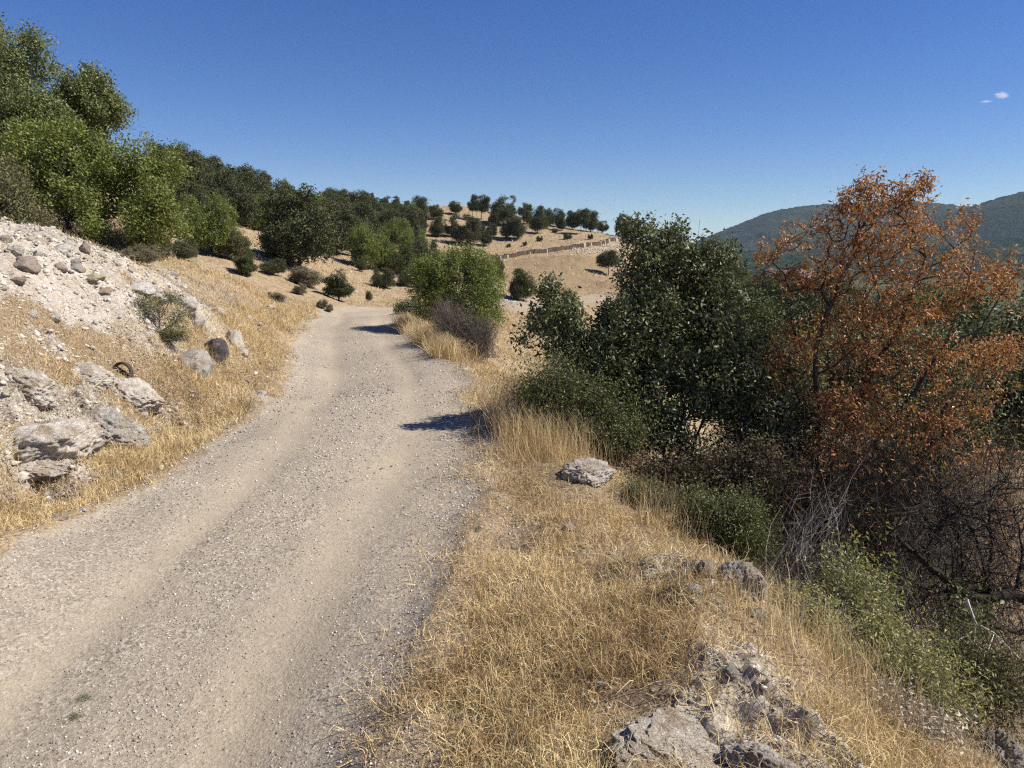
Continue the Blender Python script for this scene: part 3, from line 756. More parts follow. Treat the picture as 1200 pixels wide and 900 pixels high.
# ------------------------------------------------------------------ stone retaining wall on the far hill
def far_wall():
    rg = rng_(5)
    px = [(572, 303), (600, 300), (630, 297), (660, 293), (690, 289), (715, 286), (738, 284)]
    pts = np.array(hits(px, 70, 125)); n = 150
    tt = np.linspace(0, len(px) - 1, n)
    Ps = np.stack([np.interp(tt, range(len(px)), pts[:, i]) for i in range(3)], 1)
    Ps[:, 1] = np.convolve(np.pad(Ps[:, 1], 20, mode='edge'), np.ones(41) / 41, 'valid')
    V = []; F = []; mi = []
    for i, c in enumerate(Ps):
        z = hz(c[0], c[1]); w_ = .17 + rg.random() * .06; hh = .40 + rg.random() * .14; d = .3
        a = len(V); jx = rg.normal() * .02; lean = rg.normal() * .04
        for zz, k in ((z - .5, 1), (z + hh, .85)):
            for x, y in ((-w_, -d), (w_, -d), (w_, d), (-w_, d)):
                V.append((c[0] + x * k + jx + (lean if zz > z else 0), c[1] + y * k + rg.normal() * .03, zz))
        F += [[a, a + 1, a + 5, a + 4], [a + 1, a + 2, a + 6, a + 5], [a + 2, a + 3, a + 7, a + 6], [a + 3, a, a + 4, a + 7], [a + 4, a + 5, a + 6, a + 7]]
        t = i / n; mi += [1 if rg.random() < (.03 if t < .6 else .22 if t < .9 else .5) else (2 if rg.random() < .4 else 0)] * 5
    o = mkmesh('retaining_wall', V, np.array(F), [M['bark'], M['rock_grey'], M['bark_red']], midx=mi)
    tag(o, 'long low wall of dark upright slabs curving across the far hill, whiter at its right end', 'wall')
far_wall()

# ------------------------------------------------------------------ rocks
M['rock_cream'] = rock_mat('cream_limestone', (.38, .32, .24), (.56, .50, .41), (.74, .69, .60), .5, 7, .85)
RP = {}
def rock_proto(k):
    if k in RP: return RP[k]
    rg = random.Random(k); V, F = ico(6 if k >= 100 else 4)
    off = Vector((rg.random() * 50, rg.random() * 50, rg.random() * 50))
    cuts = [(Vector((rg.gauss(0, 1), rg.gauss(0, 1), rg.gauss(0, 1))).normalized(), .55 + rg.random() * .3) for _ in range(9)]
    out = []
    for q in V:
        q = Vector(q); q = q * (1 + .30 * mnoise.noise(q * 1.1 + off))
        for nn, dd in cuts:
            s = q.dot(nn)
            if s > dd: q -= nn * (s - dd) * .85
        d = q.normalized()
        rough = .11 if k >= 100 else .12
        q += d * (rough * mnoise.fractal(q * 3.2 + off, .65, 2.1, 8 if k >= 100 else 5) + rough * .35 * mnoise.noise(q * 13 + off))
        out.append(q[:])
    RP[k] = mkmesh('rock', np.array(out), F, M['rock_grey'], smooth=(k < 100), link=False)
    return RP[k]
def rock(u, v, w_, h_, mat, label, name='rock', var=0, cat='rock', depth=None, sink=.42, y0=2.0, group=None, rz=None, tilt=0, big=False):
    """rock whose visible middle is at pixel (u, v), w_ x h_ pixels"""
    p = hit(u, v + h_ * .35, y0, 60); k = p[1] / FPX
    me = rock_proto(var + (100 if big else 0))
    o = bpy.data.objects.new(name, me); COL.objects.link(o)
    rr = random.Random(int(u * 7 + v)); rx = w_ * k * .56; rzz = h_ * k * .62
    o.scale = (rx, depth if depth else rx * .85, rzz)
    o.location = (p[0], p[1] + rx * .2, p[2] + rzz * (1 - 2 * sink) * .6); o.rotation_euler = (0, R(tilt), rr.random() * .6 - .3 if rz is None else rz)
    o.material_slots[0].link = 'OBJECT'; o.material_slots[0].material = M[mat]
    return tag(o, label, cat, group)

for r in [
    # scree slope, top
    (6, 279, 16, 12, 'rock_white', 'pale boulder on the left edge of the scree crest, below the brown shrub', 1),
    (17, 291, 22, 14, 'rock_lime', 'flat pale slab just below the boulder at the left end of the scree crest', 2),
    (27, 306, 30, 18, 'rock_pink', 'large rounded grey-brown boulder half sunk in the white scree', 3),
    (44, 300, 11, 9, 'rock_white', 'small white rock touching the upper right of the large grey-brown boulder', 4),
    (74, 293, 22, 14, 'rock_white', 'angular white rock on the crest directly in front of the dark oak trunk', 5),
    (99, 293, 15, 15, 'rock_pink', 'upright mauve-brown pointed rock on the crest beside the angular white rock', 6),
    (70, 312, 18, 11, 'rock_pink', 'brown tilted rock in the upper scree below the angular white rock', 7),
    (20, 327, 20, 8, 'rock_pink', 'flat mauve rock lying in the scree below the large grey-brown boulder', 2),
    (88, 315, 16, 10, 'rock_grey', 'grey rock touching the small orange stone on the scree', 3),
    (96, 318, 9, 7, 'rock_org', 'small bright orange stone on the scree', 1),
    (109, 327, 24, 9, 'rock_yel', 'smooth yellowish flat rock below the orange stone', 4),
    (122, 343, 20, 10, 'rock_tan', 'tan rounded rock below the yellowish flat rock', 3),
    (90, 308, 12, 7, 'rock_grey', 'thin blue-grey slab just above the small orange stone', 5),
    (118, 299, 10, 6, 'rock_white', 'small white stone on the crest right of the mauve pointed rock', 6),
    (137, 308, 12, 8, 'rock_white', 'white stone near the right end of the scree crest under the bushes', 7),
    (63, 372, 14, 9, 'rock_white', 'small pale rock alone in the straw below the scree', 2),
    (38, 369, 13, 10, 'rock_lime', 'small dull rock in the straw left of the small pale rock', 5),
    (202, 321, 14, 7, 'rock_grey', 'grey stone on the tan slope behind the scree crest', 1),
    (160, 335, 34, 14, 'rock_white', 'bluish white block sticking out above the green-black shrub on the bank', 3),
    (183, 345, 26, 16, 'rock_white', 'chalky white block right behind the green-black shrub', 6),
    (214, 352, 30, 18, 'rock_lime', 'pale crumbling block at the tip of the scree, right of the green-black shrub', 2),
    (228, 373, 22, 20, 'rock_lime', 'cream lump of chalk below the tip of the scree', 4),
    (253, 405, 30, 38, 'rock_dark', 'dark porous boulder standing on the bank above the orange straw', 1),
    (231, 422, 42, 36, 'rock_grey', 'rough grey boulder left of the dark porous boulder', 5),
    (273, 395, 22, 26, 'rock_lime', 'cream rock leaning behind the dark porous boulder', 3),
    (282, 412, 16, 12, 'rock_lime', 'cream stone at the right foot of the dark porous boulder', 6),
    (184, 477, 16, 17, 'rock_white', 'white rock low on the bank in front of the orange straw', 7),
    (168, 489, 12, 9, 'rock_white', 'flat white rock left of the white rock low on the bank', 2),
    (305, 461, 13, 8, 'rock_white', 'white stone in the straw close to the left road edge', 4),
    (344, 413, 8, 6, 'rock_white', 'white stone on the road edge where the road narrows', 1),
    (135, 558, 17, 12, 'rock_white', 'pale rounded stone in the straw left of the road', 3),
    (70, 606, 22, 9, 'rock_lime', 'flat split stone in the straw at the left road edge', 5),
    (98, 598, 9, 6, 'rock_white', 'tiny pale stone just right of the flat split stone', 6),
    (222, 523, 14, 6, 'rock_lime', 'small flat stone in the strip of straw at the bend of the left road edge', 2),
    (268, 346, 10, 6, 'rock_white', 'white stone on the tan slope above the road bend', 3),
    (315, 361, 14, 6, 'rock_white', 'long white stone on the tan slope above the road bend', 4),
    (292, 372, 8, 5, 'rock_white', 'white pebble-like rock below the long white stone on the tan slope', 5),
    (302, 380, 9, 5, 'rock_lime', 'cream stone in the slope straw right above the left road edge', 6),
    (256, 365, 16, 11, 'rock_lime', 'pale rock between the tip of the scree and the tan slope', 7),
    # verge on the right
    (828, 667, 24, 24, 'rock_tan', 'smooth tan stone touching the left side of the dark boulder', 3),
    (811, 688, 20, 18, 'rock_white', 'white lumpy stone in front of the smooth tan stone', 1),
    (832, 705, 34, 16, 'rock_yel', 'flat cream slab below the white lumpy stone', 4),
    (765, 675, 20, 12, 'rock_white', 'white stone in the straw left of the dark boulder group', 5),
    (785, 697, 14, 10, 'rock_lime', 'dull pale stone between the white stones left of the dark boulder', 6),
    (667, 617, 16, 12, 'rock_lime', 'small pale stone in the middle of the straw verge', 7),
    (631, 695, 9, 7, 'rock_white', 'tiny white stone alone in the straw verge near the road', 2),
    (758, 840, 15, 13, 'rock_white', 'white stone left of the big foreground outcrop', 3),
    (703, 802, 18, 14, 'rock_lime', 'pale stone in the foreground straw below the bare patch', 4),
    (745, 755, 16, 10, 'rock_grey', 'grey stone in the bare patch of the verge', 1),
    (858, 788, 16, 14, 'rock_grey', 'small dark grey stone above the right shoulder of the foreground outcrop', 5),
    (597, 862, 26, 16, 'rock_grey', 'grey rounded stone sunk in the foreground straw', 6),
    (872, 700, 20, 12, 'rock_lime', 'cream stone low in front of the dark boulder', 7),
    (884, 716, 26, 22, 'rock_grey', 'shaded grey rock below the right side of the dark boulder', 2),  # added rock where the boulder only casts its shadow
]:
    u, v, w_, h_, mt, lb, var = r
    rock(u, v, w_, h_, mt, lb, var=var)
rock(690, 551, 66, 34, 'rock_lime', 'broad pale limestone boulder at the top of the verge beside the green bush', 'boulder', 1, 'boulder', sink=.35, big=True)
rock(864, 680, 58, 50, 'rock_grey', 'dark rounded grey boulder on the edge of the verge', 'boulder', 2, 'boulder', sink=.25, big=True)
rock(822, 872, 190, 52, 'rock_cream', 'big knobbly grey and cream outcrop in the foreground straw', 'outcrop', 8, 'outcrop', sink=.62, big=True, depth=.34, tilt=14)
rock(897, 885, 95, 60, 'rock_lime', 'pale ridge of rock running down right from the foreground outcrop', 'outcrop', 4, 'outcrop', sink=.52, big=True, tilt=24)
rock(1176, 882, 60, 60, 'rock_grey', 'grey rock in the bottom right corner under the weeds', 'boulder', 5, 'boulder', sink=.3, big=True)
rock(45, 500, 130, 56, 'rock_lime', 'wide pale grey rock slab bulging from the bank at the left edge', 'outcrop', 6, 'outcrop', sink=.62, big=True, tilt=-14)
rock(118, 483, 90, 52, 'rock_grey', 'cracked grey outcrop in the bank right of the wide grey slab', 'outcrop', 7, 'outcrop', sink=.62, big=True, tilt=14)
rock(25, 440, 70, 40, 'rock_lime', 'pale weathered outcrop above the wide grey slab', 'outcrop', 8, 'outcrop', sink=.62, big=True, tilt=10)
rock(150, 455, 70, 36, 'rock_lime', 'pale broken outcrop just below the dark hollow pipe end', 'outcrop', 9, 'outcrop', sink=.62, big=True, tilt=16)
rock(95, 435, 60, 30, 'rock_lime', 'pale outcrop left of the dark hollow pipe end', 'outcrop', 5, 'outcrop', sink=.62, big=True, tilt=10)
rock(60, 540, 90, 32, 'rock_lime', 'low grass-grown rock hump below the wide grey slab', 'outcrop', 3, 'outcrop', sink=.62, big=True, tilt=12)

# dark hollow pipe end sticking out of the bank
def pipe_end():
    p = hit(143, 441, 5, 20); k = p[1] / FPX; r = 11.5 * k
    m, n, l, pr = newmat('rusty_dark_iron'); tc = n.new('ShaderNodeTexCoord').outputs['Object']
    l.new(ramp(n, l, nz(n, l, tc, 9, 5, .7), [(.35, (.02, .018, .017)), (.6, (.06, .045, .035)), (.8, (.14, .10, .07))]), pr.inputs['Base Color']); pr.inputs['Roughness'].default_value = .8
    o = empty('broken_pipe', (p[0], p[1], p[2]), 'dark hollow pipe end sticking out of the grey bank with a stake beside it', 'pipe')
    o.rotation_euler = (R(-8), 0, R(14))
    V = []; N = 26
    for ring, (rr, y) in enumerate(((1, -.25), (1.0, .5), (.80, .5), (.80, -.25))):
        for i in range(N):
            a = 2 * math.pi * i / N; jag = .1 * math.sin(a * 3 + 1) if y < 0 else 0
            V.append((rr * r * math.cos(a) * .95, (y + jag) * r * 1.2, rr * r * 1.15 * math.sin(a) + r * .2))
    F = []
    for k2 in range(4):
        for i in range(N): F.append([k2 * N + i, k2 * N + (i + 1) % N, ((k2 + 1) % 4) * N + (i + 1) % N, ((k2 + 1) % 4) * N + i])
    mkmesh('rim', V, np.array(F), m, o, smooth=True)
    V2, F2 = tubes([(-r * 1.25, -.1 * r, -r)], [(-r * 1.3, -.1 * r, r * .55)], [.012], [.009], 6)
    mkmesh('stake', V2, F2, m, o)
pipe_end()

# loose stones: rubble in the scree, gravel on the road
def pebbles(name, pts, size, mats, seed, kind='stuff'):
    rg = rng_(seed); n = len(pts)
    B = np.array([(1, 0, 0), (0, 1, 0), (-1, 0, 0), (0, -1, 0), (0, 0, 1), (0, 0, -1)], float)
    f = np.array([[0, 1, 4], [1, 2, 4], [2, 3, 4], [3, 0, 4], [1, 0, 5], [2, 1, 5], [3, 2, 5], [0, 3, 5]])
    q = B[None] * (1 + rg.normal(size=(n, 6, 1)) * .25)
    a = rg.random(n) * 6.28; ca, sa = np.cos(a), np.sin(a)
    t = rg.normal(size=(n, 1)) * .5
    x = q[..., 0] * ca[:, None] - q[..., 1] * sa[:, None]; y = q[..., 0] * sa[:, None] + q[..., 1] * ca[:, None]
    z = q[..., 2] * (.5 + .3 * rg.random((n, 1))) + x * t * .5
    V = np.stack((x, y, z), -1) * size.reshape(-1, 1, 1) + pts[:, None] + np.array((0, 0, 1)) * size.reshape(-1, 1, 1) * .15
    F = (np.arange(n)[:, None, None] * 6 + f[None]).reshape(-1, 3)
    mi = np.repeat(rg.integers(0, len(mats), n), 8)
    return tag(mkmesh(name, V.reshape(-1, 3), F, mats, midx=mi), kind=kind)
def flat(name, c, rough=.9):
    m, n, l, p = newmat(name); p.inputs['Base Color'].default_value = (*c, 1); p.inputs['Roughness'].default_value = rough; p.inputs['Specular IOR Level'].default_value = .2
    return m
GR = [flat('gravel_a', (.36, .32, .27)), flat('gravel_b', (.26, .225, .19)), flat('gravel_c', (.50, .46, .40)), flat('gravel_d', (.18, .155, .135)), flat('gravel_e', (.40, .33, .26)), flat('gravel_f', (.60, .57, .52))]
rg = rng_(77)
def scatter(n, u0, u1, v0, v1, y0=2, y1=80):
    """random ground points by world polar sampling inside a view sector"""
    a = np.arctan(((u0 - 600) + rg.random(n) * (u1 - u0)) / FPX); r = np.exp(math.log(y0) + rg.random(n) * math.log(y1 / y0))
    return np.tan(a) * r, r
X, Y = scatter(210000, -60, 660, 0, 0, 2.2, 26)
z = base_h(X, Y); road, scree, outc, field, e, lat = masks(X, Y, z)
lt = lat / 1.5
keep = (e < .5) & (rg.random(len(X)) < np.where(e > -.25, .9, .35 + .5 * np.exp(-((lt - .02) / .25) ** 2)) * (1 - .75 * np.exp(-((lt + .42) / .15) ** 2)) * (1 - .75 * np.exp(-((lt - .46) / .15) ** 2)))
X, Y = X[keep], Y[keep]; H = height(X, Y)
sz = (.0018 + .0016 * rg.random(len(X)) + .009 * rg.random(len(X)) ** 9) * np.clip(Y / 5, .8, 2.2)
pebbles('gravel', np.stack((X, Y, H), 1), sz, GR, 3)
X, Y = scatter(60000, -150, 330, 0, 0, 5, 19)
z = base_h(X, Y); road, scree, outc, field, e, lat = masks(X, Y, z)
keep = (rg.random(len(X)) < scree * .5 + outc * .35 + .03) & (e > .1); X, Y = X[keep], Y[keep]; H = height(X, Y)
sz = .007 + .045 * rg.random(len(X)) ** 7 + .01 * rg.random(len(X))
WR = [flat('scree_a', (.48, .44, .38)), flat('scree_b', (.38, .34, .29)), flat('scree_c', (.60, .565, .50)), flat('scree_d', (.29, .25, .20))]
pebbles('rubble', np.stack((X, Y, H), 1), sz, WR, 4)
X, Y = scatter(9000, 560, 1000, 0, 0, 2, 9)
z = base_h(X, Y); road, scree, outc, field, e, lat = masks(X, Y, z)
keep = (rg.random(len(X)) < outc * .6 + .12) & (e > .1); X, Y = X[keep], Y[keep]; H = height(X, Y)
pebbles('verge_rubble', np.stack((X, Y, H), 1), .003 + .016 * rg.random(len(X)) ** 5, WR[:2] + WR[3:] + GR[:3], 6)
# pale rubble under the wall's right end and beside the dirt path
X = 8 + rg.normal(size=700) * 1.0; pts = []
wp = hits([(u, v) for u, v in zip(670 + rg.random(500) * 60, 286 + rg.random(500) * 12)], 70, 125) + hits([(u, v) for u, v in zip(596 + rg.normal(size=220) * 7, 352 + rg.normal(size=220) * 4)], 30, 70)
wp = np.array(wp); pebbles('wall_rubble', wp, (.06 + .12 * rg.random(len(wp)) ** 3) * wp[:, 1] / 90, WR[:3], 8)

# ------------------------------------------------------------------ dry grass (real blades) ---------------------------------
def blades(name, X, Y, H, length, width, mat, seed, lean=.9, bend=.35, segs=3, kind='stuff', droop=.25):
    rg = rng_(seed); n = len(X); B = np.stack((X, Y, H - .01), 1)
    a = rg.random(n) * 6.283; t = np.abs(rg.normal(size=n)) * lean
    t = np.minimum(t, 1.45)
    d = np.stack((np.sin(t) * np.cos(a), np.sin(t) * np.sin(a), np.cos(t)), 1)
    V, F, s = ribbons(rg, B, B + d * length[:, None], width, bend, segs, droop)
    tt = np.clip(rg.random(n) * .6 + .4 * vnoise(X * 3, Y * 3, 7) + .0, 0, 1)
    return V, F, np.repeat(tt, s)
def grass_obj(name, sets, mat):
    V = np.concatenate([s[0] for s in sets]); off = np.cumsum([0] + [len(s[0]) for s in sets])[:-1]
    F = np.concatenate([s[1] + o for s, o in zip(sets, off)]); t = np.concatenate([s[2] for s in sets])
    return tag(mkmesh(name, V, F, mat, fattr=t), kind='stuff')
def pick(X, Y, f):
    z = base_h(X, Y); mk = masks(X, Y, z); p = f(X, Y, z, mk); k = rg.random(len(X)) < p
    X, Y = X[k], Y[k]; return X, Y, height(X, Y)
# verge on the right, nearest
def fv(X, Y, z, m):
    road, scree, outc, field, e, lat = m
    cl = .12 + 2.3 * np.clip(fbm(X * 1.9, Y * 1.9, 71, 5) + .12, 0, 1)
    return np.where(X > -1.2, (.12 * sst(-.5, -.1, e) + sst(-.15, .55, e)) * cl * (1 - .75 * outc) * (.35 + .65 * sst(3.2, 1.6, X)), 0)
X, Y = scatter(330000, 380, 1250, 0, 0, 1.9, 17)
X, Y, H = pick(X, Y, fv); n1 = len(X)
L = (.03 + .17 * rg.random(n1) ** 1.5) * np.clip(.75 + Y / 25, .8, 1.5); W = .0022 + .0026 * rg.random(n1) + .0003 * Y
s1 = blades('', X, Y, H, L, W, None, 1, 1.0, .5)
X, Y = scatter(9000, 420, 1100, 0, 0, 1.9, 9); X, Y, H = pick(X, Y, fv); n1 = len(X)
s2 = blades('', X, Y, H, .16 + .2 * rg.random(n1), .0018 + .0014 * rg.random(n1), None, 2, .75, .35, 4)
grass_obj('dry_grass', [s1, s2], M['straw'])
# tall straw between road and green bush
bx, by = [], []
for (u, v, y, sx, sy, k) in ((612, 505, 8.2, .20, .6, 1500), (650, 515, 7.6, .3, .3, 1000), (612, 460, 9.6, .2, .8, 1300), (770, 600, 5.8, .25, .2, 260), (930, 840, 3.4, .3, .25, 260), (1020, 860, 3.3, .3, .25, 320)):
    c = P(u, v, y); bx.append(c[0] + rg.normal(size=k) * sx); by.append(y + rg.normal(size=k) * sy)
X, Y = np.concatenate(bx), np.concatenate(by); e = masks(X, Y, base_h(X, Y))[4]; X, Y = X[e > .15], Y[e > .15]; H = height(X, Y); n1 = len(X)
o = grass_obj('tall_dry_grass', [blades('', X, Y, H, .22 + .40 * rg.random(n1) * np.clip(Y / 8, .4, 1), .003 + .002 * rg.random(n1), None, 5, .28, .25, 4, droop=.1)], M['straw'])
# small low weeds in the verge
X, Y = scatter(9000, 520, 1150, 0, 0, 2.2, 8); X, Y, H = pick(X, Y, lambda X, Y, z, m: sst(.1, .4, m[4]) * (fbm(X * 1.3, Y * 1.3, 81, 3) > .12) * .5)
V, F, t = leaves(rg, np.stack((X, Y, H + .02), 1), 7, .018, .016, .4, 0, .8)
tag(mkmesh('low_weeds', V, F, M['weed'], fattr=t), kind='stuff')
# left strip and bank
def fl(X, Y, z, m):
    road, scree, outc, field, e, lat = m
    off = edge_x(LE, np.clip(Y, 3, 26)) - X
    strip = np.exp(-((off - .8) / .9) ** 2)
    cl = .2 + 1.9 * np.clip(fbm(X * 1.6, Y * 1.6, 72, 4) + .15, 0, 1)
    return np.where(X < -2.9, sst(.0, .35, e) * np.clip(cl * .55 + strip * .9, 0, 1) * (1 - .86 * scree) * (1 - .6 * outc), 0)
X, Y = scatter(420000, -220, 480, 0, 0, 4.6, 27)
X, Y, H = pick(X, Y, fl); n1 = len(X)
off = edge_x(LE, np.clip(Y, 3, 26)) - X
L = (.05 + .12 * rg.random(n1) ** 1.5 + .12 * np.exp(-((off - .9) / .6) ** 2) * rg.random(n1)) * np.clip(.7 + Y / 30, .8, 1.4); W = .0026 + .003 * rg.random(n1) + .00032 * Y
k = vnoise(X * .7, Y * .7, 91) > .45
k = k | (np.exp(-((off - .8) / .8) ** 2) > .6)
sa = blades('', X[k], Y[k], H[k], L[k], W[k], None, 11, .75, .4); sb = blades('', X[~k], Y[~k], H[~k], L[~k], W[~k], None, 12, .85, .4)
grass_obj('dry_grass', [sa], M['straw']); grass_obj('pale_dry_grass', [sb], M['straw_dull'])
# straw mound right of the road at the bend, and the gap
def fm(X, Y, z, m):
    e = m[4]; return np.where(X > -5.5, sst(.0, .3, e) * (.4 + 1.2 * np.clip(fbm(X * .8, Y * .8, 73, 3) + .2, 0, 1)) * (1 - .6 * m[3]), 0)
X, Y = scatter(90000, 430, 760, 0, 0, 11, 45); X, Y, H = pick(X, Y, fm); n1 = len(X)
sa = blades('', X, Y, H, (.06 + .16 * rg.random(n1)) * np.clip(Y / 18, .8, 1.6), .004 + .0004 * Y + 0 * X, None, 21, .7, .4, 2)
c = []; 
for (u, v, y, sx, sy, k) in ((495, 398, 18.5, .45, 1.8, 6000), (480, 385, 22, .4, 1.5, 3500), (520, 415, 16, .3, .9, 3000)):
    q = P(u, v, y); c.append((q[0] + rg.normal(size=k) * sx, y + rg.normal(size=k) * sy))
X = np.concatenate([q[0] for q in c]); Y = np.concatenate([q[1] for q in c]); e = masks(X, Y, base_h(X, Y))[4]; X, Y = X[e > .05], Y[e > .05]; H = height(X, Y); n1 = len(X)
sb = blades('', X, Y, H, .3 + .45 * rg.random(n1), .007 + .004 * rg.random(n1), None, 22, .45, .3, 3)
grass_obj('dry_grass', [sa, sb], M['straw'])
# hillside tufts far away
def fh(X, Y, z, m): return sst(.2, .6, m[4]) * (.25 + np.clip(fbm(X * .35, Y * .35, 74, 4) + .2, 0, 1)) * (1 - .5 * m[3])
X, Y = scatter(130000, -200, 800, 0, 0, 17, 150); X, Y, H = pick(X, Y, fh); n1 = len(X)
grass_obj('hillside_grass', [blades('', X, Y, H, (.07 + .12 * rg.random(n1)) * np.clip(Y / 35, .8, 2.2), .0009 * Y, None, 31, .7, .3, 2)], M['straw'])
# gully on the right
X, Y = scatter(70000, 850, 1400, 0, 0, 2.5, 30)
X, Y, H = pick(X, Y, lambda X, Y, z, m: np.where(X > 1.8, .25 + np.clip(fbm(X, Y, 75, 4) + .2, 0, 1), 0)); n1 = len(X)
grass_obj('gully_grass', [blades('', X, Y, H, .05 + .14 * rg.random(n1), .002 + .0006 * Y, None, 41, .8, .4, 2)], M['straw_dull'])

# ------------------------------------------------------------------ hillside trees
GH = 'junipers standing on the far hill'
far = [  # kind, u, v(base), w, h, label, mat
    ('umbrella', 432, 240, 14, 13, 'small flat-topped juniper sticking up from the skyline left of the road bend', 'juniper'),
    ('round', 401, 243, 16, 15, 'rounded juniper on the skyline left of the small flat-topped one', 'juniper'),
    ('round', 412, 242, 9, 11, 'tiny juniper on the skyline between the rounded and the flat-topped ones', 'juniper'),
    ('round', 443, 250, 18, 18, 'dark juniper on the skyline just right of the small flat-topped one', 'juniper'),
    ('round', 456, 252, 22, 22, 'broad dark juniper touching the skyline at the left end of the far hill', 'juniper'),
    ('round', 466, 252, 16, 18, 'dark juniper overlapping the broad one at the left end of the far hill', 'juniper'),
    ('round', 477, 244, 9, 9, 'very small pale juniper on the far hill skyline', 'juniper_b'),
    ('round', 493, 257, 23, 27, 'tall rounded juniper on the skyline right of the very small pale one', 'juniper'),
    ('round', 511, 257, 17, 17, 'low juniper right below the tall rounded skyline juniper', 'juniper'),
    ('round', 491, 275, 22, 27, 'juniper under the tall rounded skyline juniper, on the open slope', 'juniper'),
    ('round', 512, 278, 19, 24, 'greyish juniper on the slope right of the road-side green bush top', 'juniper'),
    ('round', 534, 251, 17, 15, 'single round juniper on the skyline with sky on both sides', 'juniper'),
    ('umbrella', 554, 253, 14, 17, 'narrow juniper at the left of the leaning skyline pair', 'juniper'),
    ('umbrella', 564, 258, 24, 28, 'tall juniper with bare trunk and leaning crown on the skyline', 'juniper'),
    ('round', 529, 278, 18, 20, 'dark juniper on the slope under the single round skyline juniper', 'juniper'),
    ('round', 547, 288, 34, 36, 'biggest dark juniper of the open far slope', 'juniper'),
    ('round', 562, 281, 16, 18, 'juniper touching the right side of the biggest dark slope juniper', 'juniper'),
    ('round', 576, 278, 13, 17, 'small juniper on the slope below the leaning skyline juniper', 'juniper'),
    ('round', 570, 289, 14, 19, 'narrow juniper just above the left end of the stone wall', 'juniper'),
    ('round', 590, 264, 28, 34, 'large dark juniper on the ridge under a pale green tree top', 'juniper'),
    ('tall', 594, 247, 11, 12, 'small pale green tree on the skyline above the large dark juniper', 'leaf_yell'),
    ('round', 594, 280, 18, 24, 'juniper with visible trunk below the large dark ridge juniper', 'juniper'),
    ('round', 607, 281, 23, 27, 'wide juniper on the slope above the left part of the stone wall', 'juniper'),
    ('round', 579, 265, 14, 17, 'small juniper left of the large dark ridge juniper', 'juniper'),
    ('round', 615, 253, 16, 17, 'juniper on the skyline right of the pale green tree', 'juniper'),
    ('round', 617, 263, 11, 16, 'thin juniper right under the skyline juniper near the middle of the ridge', 'juniper'),
    ('round', 630, 273, 23, 31, 'very dark round juniper on the ridge above the stone wall', 'juniper'),
    ('round', 641, 268, 17, 23, 'juniper pressed against the right of the very dark round one', 'juniper'),
    ('round', 653, 266, 18, 21, 'juniper on the ridge in the middle of the row above the wall', 'juniper'),
    ('round', 658, 270, 11, 17, 'small juniper with a thin trunk in the row above the wall', 'juniper'),
    ('round', 671, 269, 18, 22, 'dark juniper starting the right-hand clump above the wall', 'juniper'),
    ('umbrella', 681, 274, 22, 28, 'juniper with visible trunk in the middle of the right-hand clump above the wall', 'juniper'),
    ('round', 692, 272, 21, 26, 'juniper ending the right-hand clump above the wall', 'juniper'),
    ('round', 706, 273, 15, 14, 'round juniper alone near the right end of the ridge', 'juniper'),
    ('round', 731, 277, 20, 28, 'juniper at the end of the ridge behind the top of the dark green bush', 'juniper'),
    ('umbrella', 713, 322, 30, 28, 'juniper with a long shadow alone in the brown field below the wall', 'juniper'),
    ('broad', 650, 273, 8, 6, 'small shrub on the slope under the ridge row, left one', 'juniper'),
    ('broad', 665, 281, 12, 9, 'low shrub in the shadow above the middle of the wall', 'juniper'),
    ('broad', 692, 281, 8, 7, 'little round shrub just above the right part of the wall', 'juniper'),
    ('broad', 632, 283, 9, 7, 'little shrub above the wall under the very dark juniper', 'juniper'),
    ('broad', 596, 290, 7, 5, 'tiny shrub just above the left part of the wall', 'juniper'),
    ('broad', 615, 288, 7, 5, 'tiny shrub above the wall right of the wide juniper', 'juniper'),
]
for kd, u, v, w_, h_, lb, mt in far:
    place_px(kd, u, v, w_, h_, 'shrub' if kd == 'broad' else 'juniper', lb, 'shrub' if kd == 'broad' else 'tree', GH, mt, y0=50, y1=168)

